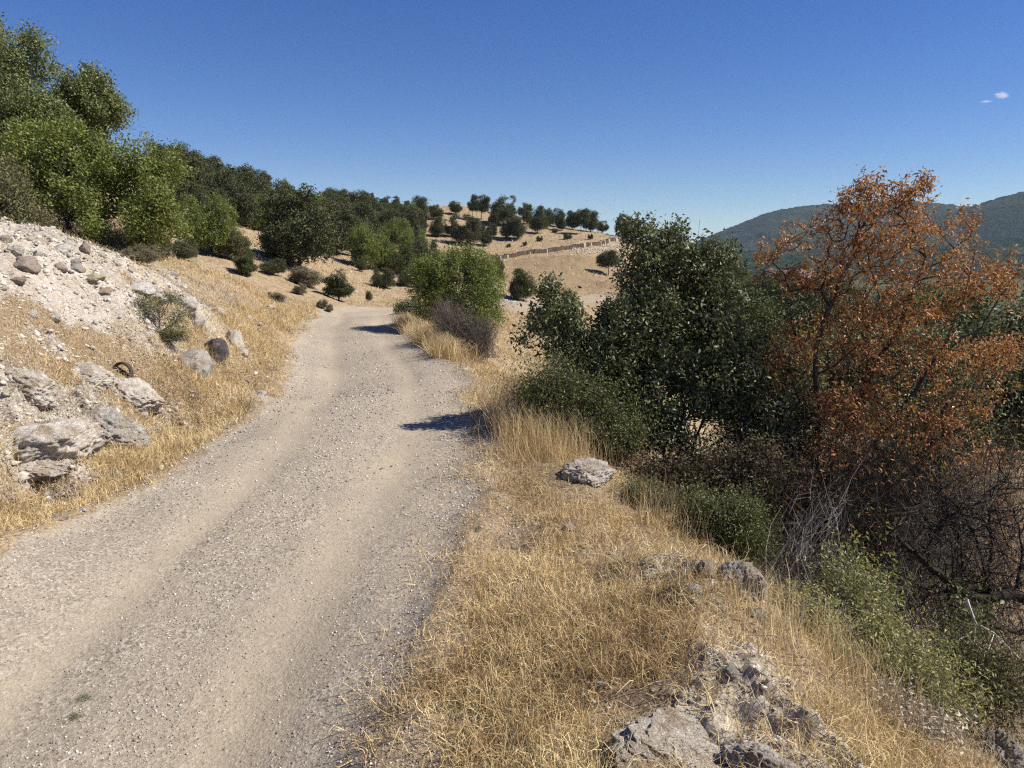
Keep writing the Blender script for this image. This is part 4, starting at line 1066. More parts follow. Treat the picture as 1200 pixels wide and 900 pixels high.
# wooded left hillside: individually visible trees first
near = [
    ('round', 352, 318, 82, 100, 'juniper', 'large dark juniper standing in the middle of the left hillside', 'tree', 'juniper'),
    ('round', 395, 300, 50, 60, 'juniper', 'dark juniper close behind the right side of the large one', 'tree', 'juniper'),
    ('broad', 248, 298, 76, 72, 'green_bush', 'green leafy bush behind the right end of the big oak', 'bush', 'leaf_brush'),
    ('broad', 275, 306, 46, 40, 'grey_bush', 'dull grey-green bush at the foot of the green leafy bush', 'bush', 'leaf_olive'),
    ('broad', 296, 266, 56, 42, 'light_bush', 'light yellow-green bush high on the left hillside', 'bush', 'leaf_green'),
    ('broad', 435, 316, 62, 56, 'round_bush', 'dome-shaped green bush on the left hillside', 'bush', 'leaf_brush'),
    ('broad', 452, 318, 40, 34, 'round_bush', 'lower green bush touching the right side of the dome-shaped bush', 'bush', 'leaf_brush'),
    ('broad', 437, 274, 46, 26, 'light_bush', 'yellow-green bush above the dome-shaped bush', 'bush', 'leaf_green'),
    ('broad', 462, 290, 50, 36, 'light_bush', 'long green bush running downhill behind the roadside bush', 'bush', 'leaf_brush'),
    ('broad', 484, 300, 40, 34, 'light_bush', 'olive bush above the top left of the roadside bush', 'bush', 'leaf_brush'),
    ('round', 412, 300, 44, 46, 'juniper', 'dark juniper left behind the dome-shaped bush', 'tree', 'juniper'),
    ('broad', 470, 322, 44, 36, 'dark_bush', 'dark bush filling the space between the dome-shaped and the roadside bush', 'bush', 'juniper_b'),
    ('broad', 500, 322, 46, 44, 'dark_bush', 'dark bush right behind the top of the roadside bush', 'bush', 'juniper'),
    ('broad', 322, 300, 40, 34, 'dark_bush', 'dark bush behind the left side of the large dark juniper', 'bush', 'juniper'),
    ('tall', 289, 325, 24, 36, 'juniper', 'small cone-shaped juniper alone on the tan slope', 'tree', 'juniper_b'),
    ('tall', 397, 352, 30, 38, 'juniper', 'small upright juniper on the slope above the road', 'tree', 'juniper'),
    ('broad', 433, 353, 11, 14, 'shrub', 'tiny shrub on the slope right of the small upright juniper', 'shrub', 'leaf_olive'),
    ('broad', 360, 336, 52, 26, 'dry_shrub', 'brownish low shrub in front of the large dark juniper', 'shrub', 'leaf_dry'),
    ('broad', 324, 355, 26, 14, 'dry_shrub', 'low dry shrub on the open tan slope', 'shrub', 'leaf_dry'),
    ('broad', 378, 362, 16, 12, 'dry_shrub', 'low grey shrub just above the road bend', 'shrub', 'leaf_dry'),
    ('broad', 386, 366, 12, 10, 'dry_shrub', 'smallest grey shrub at the road edge above the bend', 'shrub', 'leaf_dry'),
    ('broad', 352, 345, 18, 14, 'dry_shrub', 'dry shrub left of the small upright juniper', 'shrub', 'leaf_dry'),
    ('broad', 450, 338, 34, 26, 'dry_shrub', 'dark low shrub under the dome-shaped bush', 'shrub', 'juniper'),
    ('broad', 478, 336, 30, 22, 'dry_shrub', 'dark low shrub between the dome-shaped bush and the roadside bush', 'shrub', 'juniper'),
    ('broad', 424, 318, 16, 16, 'juniper', 'small dark bush under the left side of the dome-shaped bush', 'bush', 'juniper'),
    ('broad', 320, 322, 40, 20, 'dry_shrub', 'dark shrub joining the small cone juniper and the large one', 'shrub', 'juniper'),
    ('broad', 188, 304, 30, 28, 'juniper', 'dark green low bush under the right end of the big oak', 'bush', 'juniper_b'),
    ('broad', 216, 306, 38, 28, 'juniper', 'blackish bush in the shade between the oak and the green leafy bush', 'bush', 'juniper'),
    ('broad', 165, 312, 50, 26, 'dry_shrub', 'dry twiggy shrub behind the crest of the scree', 'shrub', 'leaf_dry'),
    ('round', 613, 352, 32, 38, 'juniper', 'round dark green bush beside the dirt path in the gap', 'bush', 'juniper_b'),
    ('broad', 606, 352, 20, 24, 'juniper', 'darker small bush in front of the round one beside the dirt path', 'bush', 'juniper'),
    ('broad', 582, 330, 22, 34, 'grey_bush', 'grey bare-looking bush behind the right edge of the roadside bush', 'bush', 'leaf_olive'),
    ('round', 256, 200, 14, 19, 'juniper', 'spiky juniper on the skyline left of the rounded one', 'tree', 'juniper'),
    ('round', 276, 206, 20, 20, 'juniper', 'rounded juniper on the skyline with a thin visible trunk', 'tree', 'juniper'),
    ('round', 303, 222, 30, 26, 'juniper', 'wide dark juniper on the skyline where the ridge starts to drop', 'tree', 'juniper'),
    ('umbrella', 236, 198, 34, 26, 'juniper', 'flat dark juniper on the skyline just right of the big oak', 'tree', 'juniper'),
    ('tall', 341, 240, 16, 22, 'juniper', 'pointed juniper on the skyline above the large dark juniper', 'tree', 'juniper'),
    ('broad', 655, 395, 60, 60, 'green_bush', 'olive-green bush behind the left branches of the dark green bush', 'bush', 'leaf_brush'),
]
for kd, u, v, w_, h_, nm, lb, ct, mt in near:
    place_px(kd, u, v, w_, h_, nm, lb, ct, 'bushes and junipers of the left hillside' if u < 500 else None, mt, y0=14 if u < 600 else 16, y1=140)
# the crowd between them
rr = random.Random(4)
poly = [(196, 232, 262), (230, 212, 268), (270, 222, 266), (310, 236, 272), (345, 246, 285), (380, 250, 290), (410, 252, 290), (440, 256, 285), (470, 262, 285), (490, 262, 290)]
spots = []
tries = 0
while len(spots) < 92 and tries < 5000:
    tries += 1; u = rr.uniform(196, 488); a = np.interp(u, [p[0] for p in poly], [p[1] for p in poly]); b = np.interp(u, [p[0] for p in poly], [p[2] for p in poly])
    v = rr.uniform(a, b)
    if all(abs(u - q[0]) / 11 + abs(v - q[1]) / 5 > 1 for q in spots): spots.append((u, v))
hp = hits(spots, 40, 160)
for (u, v), p in zip(spots, hp):
    h = rr.uniform(2.9, 4.6); kd = rr.choice(['round', 'round', 'tall', 'umbrella', 'broad'])
    if kd == 'broad': h *= .6
    mt = 'juniper' if rr.random() < .72 else rr.choice(['juniper_b', 'leaf_brush', 'juniper_b'])
    place(kd, p, h, {'round': .85, 'tall': .62, 'umbrella': .9, 'broad': 1.3}[kd] * rr.uniform(.85, 1.15), 'juniper',
          'dark evergreen in the dense wood covering the left hillside', 'tree', 'evergreens of the dense wood on the left hillside', mt, sink=.04)

# trees in the valley behind the withered tree
vt = []
rr = random.Random(9)
for i in range(125):
    Y = math.exp(rr.uniform(math.log(28), math.log(330))); a = rr.uniform(.20, .86); X = a * Y
    if abs(X - 39) < 9 and 70 < Y < 112: continue
    if X < 5.5: continue
    vt.append((X, Y))
for X, Y in vt:
    z = hz(X, Y) if Y < 250 else -17
    h = rr.uniform(4, 7.5); kd = rr.choice(['round', 'broad', 'tall'])
    if kd == 'broad': h *= .7
    h = min(h, max(1.6, .9 - z))
    place(kd, (X, Y, z), h, {'round': .85, 'tall': .62, 'broad': 1.3}[kd], 'valley_tree', 'green tree in the wooded valley between the withered tree and the mountains', 'tree', 'trees of the valley below the mountains',
          rr.choice(['juniper', 'juniper_b', 'juniper_b', 'leaf_brush', 'leaf_dark']))

for u, Y, h, lb in ((918, 62, 6.5, 'green tree standing just left in front of the pinkish-roofed house'), (948, 70, 6.6, 'green tree standing right in front of the pinkish-roofed house'), (985, 66, 6.0, 'green tree standing between the pinkish-roofed house and the low shed')):
    q = P(u, 400, Y); z = hz(q[0], Y); place('round', (q[0], Y, z), min(h, 1.0 - z), .9, 'valley_tree', lb, 'tree', None, 'juniper_b')
# ------------------------------------------------------------------ big trees at the left
def gb(u, Y, v=290):
    q = P(u, v, Y); return np.array((q[0], Y, hz(q[0], Y)))
def oak():
    b = gb(82, 18.5)
    tree('oak_tree', b, lobesP([(110, 205, 18.5, 66, 54, 1.6), (165, 225, 18, 50, 58, 1.3), (65, 195, 18.8, 52, 55, 1.4), (188, 200, 18.5, 26, 34, .9), (196, 252, 17.8, 26, 34, .9), (130, 172, 18.8, 40, 28, 1.1), (145, 258, 17.6, 48, 28, 1.1), (35, 215, 18, 36, 44, 1.2), (95, 232, 17.2, 46, 22, .8), (205, 225, 18, 15, 28, .6), (165, 175, 18.6, 26, 20, .8)]),
         M['leaf_green'], M['bark'], 'big round green oak with a dark trunk behind the scree crest', 'tree', seed=11, n_cl=3300, per=24, spread=.085, size=.064, aspect=.6,
         skel=[[b - (0, 0, .2), P(80, 262, 18.5), P(90, 235, 18.5), P(100, 200, 18.5), P(105, 170, 18.5)], [P(84, 258, 18.5), P(60, 225, 18.6), P(45, 200, 18.5)], [P(88, 240, 18.5), P(130, 215, 18.2), P(170, 205, 18.3)], [P(86, 250, 18.4), P(130, 250, 17.9), P(180, 250, 17.8)], [P(88, 245, 18.4), P(60, 240, 17.6)]],
         rtip=.0042, expo=.54, gap=.52, gs=2.1, shell=3)
oak()
def tall_left():
    b = gb(-18, 20.5)
    tree('oak_tree', b, lobesP([(10, 70, 20.5, 40, 40, 1.3), (-25, 95, 20.5, 50, 70, 1.6), (30, 120, 20.3, 42, 52, 1.4), (5, 170, 20.2, 52, 50, 1.5), (52, 92, 20.5, 20, 24, .7), (55, 150, 20, 30, 36, 1.0), (-20, 40, 20.5, 30, 26, .9), (28, 48, 20.5, 16, 15, .5), (64, 125, 20.2, 14, 18, .5), (-60, 150, 20.5, 50, 70, 1.5)]),
         M['leaf_blue'], M['bark'], 'tallest oak at the left edge, grey-green and rising above the big round oak', 'tree', seed=12, n_cl=3000, per=22, spread=.11, size=.066, aspect=.6,
         skel=[[b - (0, 0, .2), P(-15, 240, 20.5), P(-5, 170, 20.5), P(5, 110, 20.5), P(8, 60, 20.5)], [P(-12, 200, 20.5), P(35, 140, 20.4)], [P(-12, 190, 20.5), P(-50, 120, 20.5)], [P(0, 140, 20.5), P(50, 105, 20.4)]], rtip=.0045, expo=.54, gap=.44, gs=1.4)
    b = gb(95, 23)
    tree('oak_tree', b, lobesP([(100, 105, 23, 26, 24, .9), (105, 130, 23, 34, 30, 1.1), (88, 150, 23, 36, 34, 1.1), (128, 122, 23, 12, 14, .4), (125, 150, 22.8, 26, 30, .9), (78, 120, 23, 16, 24, .7), (150, 165, 22.5, 26, 20, .9)]),
         M['leaf_blue'], M['bark'], 'dark bluish oak peeking up between the tallest oak and the big round one', 'tree', seed=13, n_cl=1500, per=22, spread=.11, size=.07, aspect=.6, rtip=.0045, expo=.5, gap=.42, gs=1.4)
    b = gb(10, 13.5)
    brush('hawthorn_bush', b, lobesP([(20, 240, 13.5, 40, 42, .8), (-20, 230, 13.5, 50, 55, .9), (40, 270, 13.2, 34, 26, .6), (5, 205, 13.6, 30, 24, .6)]), M['twig_mauve'],
          'brownish-green bush with yellow tints at the left edge above the scree', 'bush', seed=14, n=420, width=.012, foot=.4, side=5, leafm=M['leaf_olive'], per=6, size=.05, aspect=.55)
    b = gb(125, 19.6, 290)
    brush('undergrowth_bush', b, lobesP([(125, 272, 19.6, 46, 20, .7), (50, 262, 19.8, 30, 30, .6), (165, 285, 17.8, 34, 16, .6), (110, 283, 19.4, 26, 10, .5)]), M['twig_mauve'],
          'leafless grey undergrowth around the trunk of the big round oak', 'bush', seed=15, n=460, width=.012, foot=.8, side=6, leafm=M['leaf_olive'], per=2, size=.05, aspect=.5)
tall_left()
# dark shrub on the scree
b = hit(188, 388, 6, 20)
tree('bank_shrub', b, lobesP([(185, 362, b[1], 32, 22, .3), (205, 375, b[1] - .1, 14, 16, .2), (165, 358, b[1], 18, 14, .2), (200, 350, b[1] + .1, 16, 12, .2)]), M['leaf_dark'], M['twig_grey'],
     'dark green shrub growing on the bank in front of the chalky white blocks', 'shrub', seed=16, n_cl=420, per=9, spread=.03, size=.026, aspect=.45, rtip=.0016, thick=.02, seg=.1, jit=.03, gap=.46, gs=6)
b = hit(195, 398, 6, 20)
brush('bank_shrub', b, lobesP([(200, 390, b[1], 26, 10, .2)]), M['twig_grey'], 'olive trailing shrub right below the dark green shrub on the bank', 'shrub', seed=17, n=120, width=.004, foot=.1, side=4, leafm=M['leaf_olive'], per=4, size=.022, aspect=.4)

# ------------------------------------------------------------------ roadside bushes at the bend
b = np.array((P(540, 400, 22)[0], 22, hz(P(540, 400, 22)[0], 22)))
tree('willow_bush', b, lobesP([(535, 328, 22, 50, 38, 1.1), (565, 340, 21.5, 28, 40, .9), (508, 335, 22, 30, 30, .8), (545, 308, 22, 34, 20, .8), (560, 370, 21, 30, 24, .7), (525, 360, 21.5, 36, 22, .8), (497, 318, 22, 18, 18, .5)]),
     M['leaf_brush'], M['bark'], 'bright green leafy bush right of the road at the bend', 'bush', seed=21, n_cl=3000, per=16, spread=.07, size=.075, aspect=.32, rtip=.003, expo=.5, gap=.22, gs=2.2, up=.1)
b = np.array((P(550, 410, 17)[0] - .1, 17, 0)); b[2] = hz(b[0], b[1])
brush('dead_bush', b, lobesP([(545, 378, 17, 34, 26, .6), (560, 395, 16.5, 24, 20, .5), (520, 365, 17.5, 22, 18, .5), (572, 385, 17, 14, 18, .4)]), M['twig_mauve'],
      'leafless grey-mauve bush in front of the bright green bush at the bend', 'bush', seed=22, n=900, width=.010, foot=.35, side=8, bend=.3)
b = hit(480, 370, 15, 40)
brush('low_bush', (b[0], b[1], b[2]), lobesP([(478, 360, b[1], 24, 9, .5), (495, 363, b[1] - .5, 18, 8, .4)]), M['bark'], 'low dark green bush at the road edge left of the leafless bush', 'bush', seed=23, n=160, width=.012, foot=.4, side=4, leafm=M['leaf_dark'], per=8, size=.06, aspect=.5)

# ------------------------------------------------------------------ the dark bush and the withered tree on the right
def right_side():
    b = np.array((2.15, 9.2, 0)); b[2] = hz(*b[:2])
    tree('dark_green_tree', b, lobesP([(790, 340, 9.3, 80, 62, .9), (830, 400, 9.0, 80, 72, .9), (745, 400, 9.0, 62, 66, .8), (780, 460, 8.8, 90, 62, .8), (865, 450, 8.8, 55, 70, .7), (800, 510, 8.6, 90, 40, .6), (745, 480, 8.5, 60, 46, .5), (700, 450, 8.7, 40, 40, .4), (610, 400, 8.9, 12, 10, .15), (632, 375, 9, 18, 16, .25), (665, 385, 9, 26, 20, .3), (770, 290, 9.4, 42, 32, .5), (735, 335, 9.3, 34, 34, .5), (840, 360, 9.2, 42, 36, .5), (828, 312, 9.2, 46, 34, .55), (800, 296, 9.3, 46, 32, .5), (690, 378, 9, 40, 30, .45), (720, 425, 8.8, 44, 40, .5),
                           (819, 264, 9.4, 12, 24, .2), (795, 275, 9.4, 16, 18, .2), (742, 268, 9.3, 16, 14, .25), (700, 390, 9, 40, 34, .4), (668, 365, 9, 28, 24, .3), (642, 340, 9, 18, 18, .2), (690, 425, 8.8, 44, 36, .5), (655, 405, 8.8, 26, 22, .3), (715, 400, 8.9, 40, 44, .5), (705, 350, 9.1, 26, 22, .3), (720, 305, 9.2, 16, 12, .2), (872, 385, 9.1, 16, 20, .3)]),
         M['leaf_dark'], M['bark'], 'dense dark green tree with glossy leaves in the middle of the right side', 'tree', seed=31, n_cl=5400, per=13, spread=.05, size=.052, aspect=.5,
         skel=[[b - (0, 0, .2), b + (.0, 0, .7), P(800, 430, 9), P(795, 360, 9.2), P(790, 300, 9.3)], [b + (0, 0, .5), P(740, 450, 9), P(720, 400, 9), P(690, 370, 9), P(650, 340, 9)], [b + (0, 0, .5), P(850, 450, 9), P(870, 380, 9)], [P(800, 330, 9.3), P(818, 280, 9.4), P(820, 258, 9.4)]],
         rtip=.0022, expo=.52, gap=.32, gs=2.8, bare=300, seg=.2)
    # lower left skirt: another shrub with small olive leaves
    b = np.array((.95, 8.3, 0)); b[2] = hz(*b[:2])
    brush('olive_shrub', b, lobesP([(680, 455, 8.3, 56, 52, .45), (720, 500, 8.0, 50, 34, .4), (640, 450, 8.4, 36, 38, .35), (650, 495, 8.1, 44, 34, .3), (618, 470, 8.4, 22, 34, .25)]), M['twig_mauve'],
          'olive-green shrub with tiny leaves below the left side of the dark green tree', 'shrub', seed=32, n=1200, width=.005, foot=.35, side=6, leafm=M['leaf_fresh'], per=4, size=.03, aspect=.45)
    # withered brown undergrowth under the dark tree
    b = np.array((2.0, 7.3, 0)); b[2] = hz(*b[:2])
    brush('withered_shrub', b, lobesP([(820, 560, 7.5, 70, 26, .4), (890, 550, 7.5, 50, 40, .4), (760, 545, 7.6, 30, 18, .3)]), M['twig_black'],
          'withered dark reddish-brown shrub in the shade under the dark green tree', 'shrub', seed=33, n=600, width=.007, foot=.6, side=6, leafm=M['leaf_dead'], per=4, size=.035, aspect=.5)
    b = np.array((1.75, 5.7, 0)); b[2] = hz(*b[:2])
    brush('green_shrub', b, lobesP([(850, 590, 5.8, 46, 30, .3), (880, 620, 5.6, 34, 28, .25), (810, 585, 6, 32, 18, .25), (830, 560, 6, 26, 16, .2)]), M['twig_mauve'],
          'fresh green small-leaved shrub behind the dark boulder', 'shrub', seed=34, n=420, width=.0035, foot=.18, side=6, leafm=M['leaf_fresh'], per=5, size=.022, aspect=.45)
    b = np.array((1.15, 6.3, 0)); b[2] = hz(*b[:2])
    brush('olive_shrub', b, lobesP([(750, 572, 6.3, 30, 14, .2), (780, 585, 6.1, 20, 12, .2)]), M['twig_grey'], 'pale grey-green low shrub right of the broad limestone boulder', 'shrub', seed=35, n=160, width=.004, foot=.15, side=5, leafm=M['leaf_olive'], per=5, size=.018, aspect=.45)
    # withered orange tree
    Y = 8.6; b = np.array((P(965, 600, Y)[0], Y, 0)); b[2] = hz(*b[:2])
    sk = [[b - (0, 0, .2), P(965, 600, Y), P(958, 520, Y), P(955, 440, Y - .1), P(968, 370, Y), P(1000, 300, Y), P(1020, 220, Y)],
          [P(960, 530, Y), P(930, 450, Y - .2), P(908, 380, Y - .2), P(895, 320, Y - .2)],
          [P(965, 580, Y), P(1005, 470, Y + .2), P(1055, 380, Y + .2), P(1085, 300, Y + .2), P(1080, 220, Y + .2)],
          [P(967, 595, Y), P(1040, 500, Y - .2), P(1090, 430, Y - .3), P(1130, 350, Y - .3), P(1140, 270, Y - .3)],
          [P(1090, 430, Y - .3), P(1150, 385, Y - .2), P(1190, 320, Y)],
          [P(970, 600, Y), P(1070, 540, Y - .4), P(1130, 500, Y - .5), P(1190, 450, Y - .4)],
          [P(958, 500, Y), P(985, 400, Y + .5), P(960, 300, Y + .6)], [P(965, 560, Y), P(920, 500, Y + .3), P(880, 440, Y + .4)]]
    tree('withered_tree', b, lobesP([(1005, 285, Y, 66, 50, .6), (935, 310, Y, 52, 50, .6), (1080, 290, Y, 56, 50, .6), (1145, 330, Y, 44, 50, .6), (1030, 370, Y, 90, 66, .7), (940, 400, Y, 62, 66, .6), (1110, 420, Y - .2, 76, 66, .7), (1180, 410, Y, 40, 60, .6), (1010, 235, Y, 26, 34, .35), (1062, 235, Y, 30, 32, .35), (1000, 460, Y - .3, 80, 60, .5), (905, 450, Y, 40, 60, .4), (970, 525, Y - .3, 60, 34, .4), (1110, 530, Y - .4, 80, 30, .5),
                         (1020, 225, Y, 20, 28, .25), (1060, 225, Y, 26, 18, .25), (1085, 212, Y, 14, 12, .15), (1135, 258, Y, 16, 16, .2), (905, 310, Y, 24, 22, .3), (990, 240, Y, 16, 16, .2), (960, 480, Y - .2, 50, 44, .5), (1080, 490, Y - .3, 90, 36, .6), (1180, 330, Y, 20, 26, .3)]),
         M['leaf_brown'], M['bark'], 'withered tree covered in orange-brown leaves on the right', 'tree', seed=41, n_cl=4000, per=7, spread=.03, size=.044, aspect=.42, skel=sk, droop=.7,
         rtip=.0032, expo=.44, gap=.32, gs=3.4, bare=1500, seg=.2, jit=.05, shell=2.0, thick=.016)
    # dark trees behind the withered one
    for (u, v, Y, ru, rv, mt, lb, sd) in ((1120, 440, 13, 90, 70, 'leaf_dark', 'dark green tree hidden behind the right half of the withered tree', 51), (1010, 430, 14.5, 70, 50, 'leaf_dark', 'dark green tree glimpsed through the middle of the withered tree', 52), (905, 430, 12, 46, 70, 'leaf_olive', 'olive tree behind the gap between the dark green and the withered tree', 53), (1230, 430, 12, 70, 90, 'leaf_dark', 'dark green tree at the right edge behind the withered tree', 54)):
        c = P(u, v, Y); b = np.array((c[0], Y, hz(c[0], Y)))
        tree('valley_tree', b, lobesP([(u, v, Y, ru, rv, 1.2), (u - ru * .5, v + rv * .4, Y, ru * .6, rv * .6, .9), (u + ru * .5, v + rv * .3, Y, ru * .6, rv * .7, .9), (u, v + rv * .9, Y, ru * .9, rv * .6, 1.0)]), M[mt], M['bark'], lb, 'tree', seed=sd, n_cl=1300, per=13, spread=.10, size=.08, aspect=.5, rtip=.003, gap=.36, gs=1.8)
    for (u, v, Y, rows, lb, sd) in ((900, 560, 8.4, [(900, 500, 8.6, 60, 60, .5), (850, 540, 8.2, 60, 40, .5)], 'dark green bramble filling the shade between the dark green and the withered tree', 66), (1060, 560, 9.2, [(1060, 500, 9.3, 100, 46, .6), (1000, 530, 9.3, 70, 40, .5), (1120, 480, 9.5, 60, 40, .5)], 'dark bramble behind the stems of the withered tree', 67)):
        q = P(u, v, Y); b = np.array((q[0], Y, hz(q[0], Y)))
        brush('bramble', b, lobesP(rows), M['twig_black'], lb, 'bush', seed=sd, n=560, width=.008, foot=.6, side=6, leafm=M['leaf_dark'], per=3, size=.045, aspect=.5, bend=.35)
    # bare thicket under the withered tree
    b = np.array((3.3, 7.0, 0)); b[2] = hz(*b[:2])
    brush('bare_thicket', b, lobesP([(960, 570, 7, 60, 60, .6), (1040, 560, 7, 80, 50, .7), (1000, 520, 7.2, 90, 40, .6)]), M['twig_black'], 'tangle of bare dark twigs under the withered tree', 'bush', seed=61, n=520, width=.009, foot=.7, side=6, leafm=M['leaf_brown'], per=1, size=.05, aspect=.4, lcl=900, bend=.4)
    b = np.array((4.8, 7.0, 0)); b[2] = hz(*b[:2])
    brush('bare_thicket', b, lobesP([(1150, 560, 6.8, 80, 50, .7), (1190, 520, 7, 50, 40, .6)]), M['twig_mauve'], 'bare brown thicket with a few orange leaves at the right edge', 'bush', seed=62, n=240, width=.009, foot=.8, side=5, leafm=M['leaf_brown'], per=1, size=.05, aspect=.4, lcl=800, bend=.45)
    b = np.array((2.05, 5.3, 0)); b[2] = hz(*b[:2])
    brush('grey_brush', b, lobesP([(955, 610, 5.4, 40, 46, .3), (940, 650, 5.2, 34, 30, .25), (985, 580, 5.6, 30, 30, .3)]), M['twig_grey'], 'silvery grey bare sticks standing in front of the dark thicket', 'bush', seed=63, n=130, width=.006, foot=.2, side=3, bend=.35)
    b = np.array((4.3, 6.0, 0)); b[2] = hz(*b[:2])
    brush('grey_brush', b, lobesP([(1080, 640, 6.0, 60, 50, .4), (1150, 610, 6.2, 60, 50, .4), (1060, 590, 6.2, 50, 40, .3)]), M['twig_grey'], 'thin pale grey twigs crossing the dark thicket at the right', 'bush', seed=65, n=130, width=.0045, foot=.5, side=4, bend=.4)
    # fallen dead tree with arching limbs at the right edge
    Y = 5.0; rg = rng_(64)
    base = np.array((P(1290, 720, Y)[0], Y, 0)); base[2] = hz(*base[:2])
    o = empty('dead_tree', base, 'blackened dead tree leaning in from the right edge with arching limbs', 'tree')
    limbs = [([(1290, 760, 5.0), (1200, 692, 5.0), (1140, 706, 4.9), (1095, 668, 4.9), (1060, 640, 5.0), (1035, 610, 5.1)], .05, .008),
             ([(1200, 692, 5.0), (1120, 690, 5), (1080, 700, 4.8)], .03, .006), ([(1260, 740, 5), (1180, 744, 4.8), (1110, 705, 4.8)], .03, .006),
             ([(1160, 700, 4.9), (1150, 640, 5.2), (1116, 580, 5.4), (1060, 550, 5.5)], .016, .004), ([(1110, 705, 4.9), (1135, 660, 5.2), (1110, 600, 5.3), (1100, 560, 5.4)], .014, .004),
             ([(1060, 650, 5), (1085, 620, 5.2), (1140, 590, 5.4), (1210, 570, 5.5)], .016, .005), ([(1040, 640, 5.0), (1060, 600, 5.2), (1115, 575, 5.4)], .010, .003),
             ([(1075, 660, 5.0), (1100, 620, 5.2), (1130, 600, 5.3)], .009, .003), ([(1150, 700, 5), (1165, 650, 5.2), (1155, 600, 5.3), (1180, 560, 5.4)], .012, .003),
             ([(1190, 695, 5), (1200, 640, 5.2), (1185, 590, 5.3)], .012, .004), ([(1120, 690, 5), (1125, 650, 5.1), (1095, 610, 5.2)], .009, .003)]
    A, B, ra, rb = [], [], [], []; nodes = []
    for pl, r0, r1 in limbs:
        q = [P(*t) for t in pl]; m_ = 9 * (len(q) - 1); tt = np.linspace(0, len(q) - 1, m_)
        c = np.stack([np.interp(tt, range(len(q)), [x[k] for x in q]) for k in range(3)], 1)
        c = np.stack([np.convolve(np.pad(c[:, k], 4, mode='edge'), np.ones(9) / 9, 'valid') for k in range(3)], 1) + rg.normal(size=c.shape) * .006
        rad = np.linspace(r0, r1, m_); A += list(c[:-1]); B += list(c[1:]); ra += list(rad[:-1]); rb += list(rad[1:]); nodes += list(c)
    V, F = tubes(np.array(A) - base, np.array(B) - base, np.array(ra), np.array(rb), 7); mkmesh('trunk', V, F, M['twig_black'], o, smooth=True)
    nodes = np.array(nodes); q = nodes[rg.integers(0, len(nodes), 900)]
    e = q + rg.normal(size=q.shape) * (.22, .2, .2) + (0, 0, .02)
    V, F, s = ribbons(rg, q, e, np.full(len(q), .008), .5, 4)
    mkmesh('branches', V - base, F, M['twig_black'], o)
    # bleached forked branch
    b = P(1132, 702, 4.6)
    o = empty('forked_branch', b, 'bleached white forked branch hanging on the blackened dead tree', 'branch')
    segs = [((1132, 702), (1138, 718), .014), ((1138, 718), (1143, 730), .011), ((1143, 730), (1141, 752), .009), ((1143, 730), (1165, 742), .007), ((1165, 742), (1195, 772), .005), ((1141, 752), (1160, 775), .006), ((1143, 738), (1120, 752), .004), ((1165, 742), (1158, 762), .004), ((1141, 750), (1150, 768), .003), ((1160, 775), (1200, 800), .004)]
    A = np.array([P(*s[0], 4.6) for s in segs]) - b; B = np.array([P(*s[1], 4.6 - .02 * i) for i, s in enumerate(segs)]) - b
    V, F = tubes(A, B, [s[2] for s in segs], [s[2] * .75 for s in segs], 6); mkmesh('twig', V, F, M['twig_white'], o, smooth=True)
    # weeds in the right foreground
    for i, (u, v, Y, fo, rows, mt, tm, n_, lb) in enumerate([
        (1010, 740, 4.3, .2, [(1000, 700, 4.3, 50, 50, .3), (1020, 740, 4.1, 50, 40, .25), (985, 665, 4.5, 30, 30, .2)], 'weed', 'twig_grey', 420, 'olive-green weedy shrub in front of the silvery sticks'),
        (1060, 800, 3.8, .25, [(1060, 775, 3.8, 60, 50, .3), (1100, 800, 3.7, 50, 40, .25), (1020, 790, 3.8, 40, 36, .2)], 'weed', 'twig_grey', 420, 'tangled olive weeds above the bottom right corner'),
        (960, 740, 4.0, .2, [(945, 720, 4.0, 34, 44, .2), (960, 770, 3.8, 36, 36, .2)], 'weed', 'twig_grey', 260, 'thin greyish weeds right of the dark boulder'),
        (1130, 780, 4.2, .3, [(1140, 760, 4.2, 50, 50, .3), (1180, 790, 4.1, 40, 44, .25)], 'leaf_olive', 'twig_black', 300, 'shaded weeds under the bleached forked branch'),
        (1020, 850, 3.2, .2, [(1010, 840, 3.2, 50, 36, .2), (1080, 860, 3.2, 50, 30, .2)], 'straw_dull', 'twig_grey', 220, 'dry brown weeds along the lower edge right of the pale rock ridge')]):
        q = P(u, v, Y); b = np.array((q[0], Y, hz(q[0], Y)))
        brush('weedy_shrub', b, lobesP(rows), M[tm], lb, 'shrub', seed=70 + i, n=n_, width=.003, foot=fo, side=6, leafm=M[mt], per=2, size=.024, aspect=.4, bend=.3)
    q = P(1010, 690, 4.6); b = np.array((q[0], 4.6, hz(q[0], 4.6)))
    brush('sapling', b, lobesP([(1012, 640, 4.6, 20, 34, .12), (1030, 680, 4.5, 26, 30, .15), (1005, 690, 4.5, 20, 26, .12), (1018, 605, 4.6, 8, 14, .08)]), M['twig_grey'], 'slender sapling with bright yellow-green leaves in front of the bare thicket', 'sapling', seed=80, n=60, width=.004, foot=.06, side=4, leafm=M['leaf_yell'], per=2, size=.034, aspect=.5, bend=.15, droop=.5)
    q = P(1130, 690, 4.75); b = np.array((q[0], 4.75, hz(q[0], 4.75)))
    brush('sapling', b, lobesP([(1140, 696, 4.75, 14, 7, .08), (1122, 690, 4.75, 10, 8, .08)]), M['twig_grey'], 'small green sprout hanging by the thick limb of the blackened dead tree', 'sapling', seed=81, n=14, width=.004, foot=.04, side=3, leafm=M['leaf_fresh'], per=3, size=.04, aspect=.7, bend=.15)
right_side()
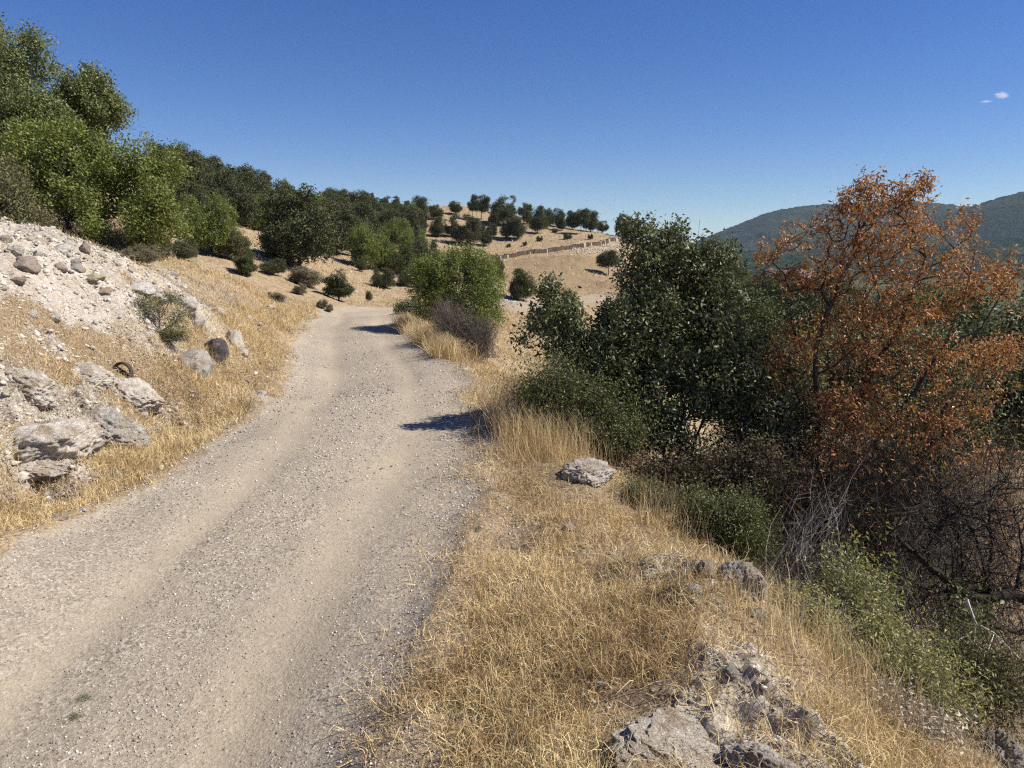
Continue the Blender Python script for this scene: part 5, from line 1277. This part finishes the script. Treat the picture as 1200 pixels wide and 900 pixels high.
# small grey-green weeds on the road
for i, (u, v, lb) in enumerate([(100, 820, 'small grey-green weed flat on the road at the lower left'), (88, 843, 'smaller grey-green weed just below the other one on the road'), (560, 622, 'little green weed at the right road edge by the straw verge')]):
    b = hit(u, v, 2, 9); k = b[1] / FPX
    brush('road_weed', b, [(b[0], b[1], b[2] + .008, (13 - 3 * i) * k, .035, .010)], M['twig_grey'], lb, 'weed', seed=90 + i, n=40, width=.0012, foot=.03, side=2, leafm=M['leaf_blue'], per=2, size=.007, aspect=.4, gap=.1)
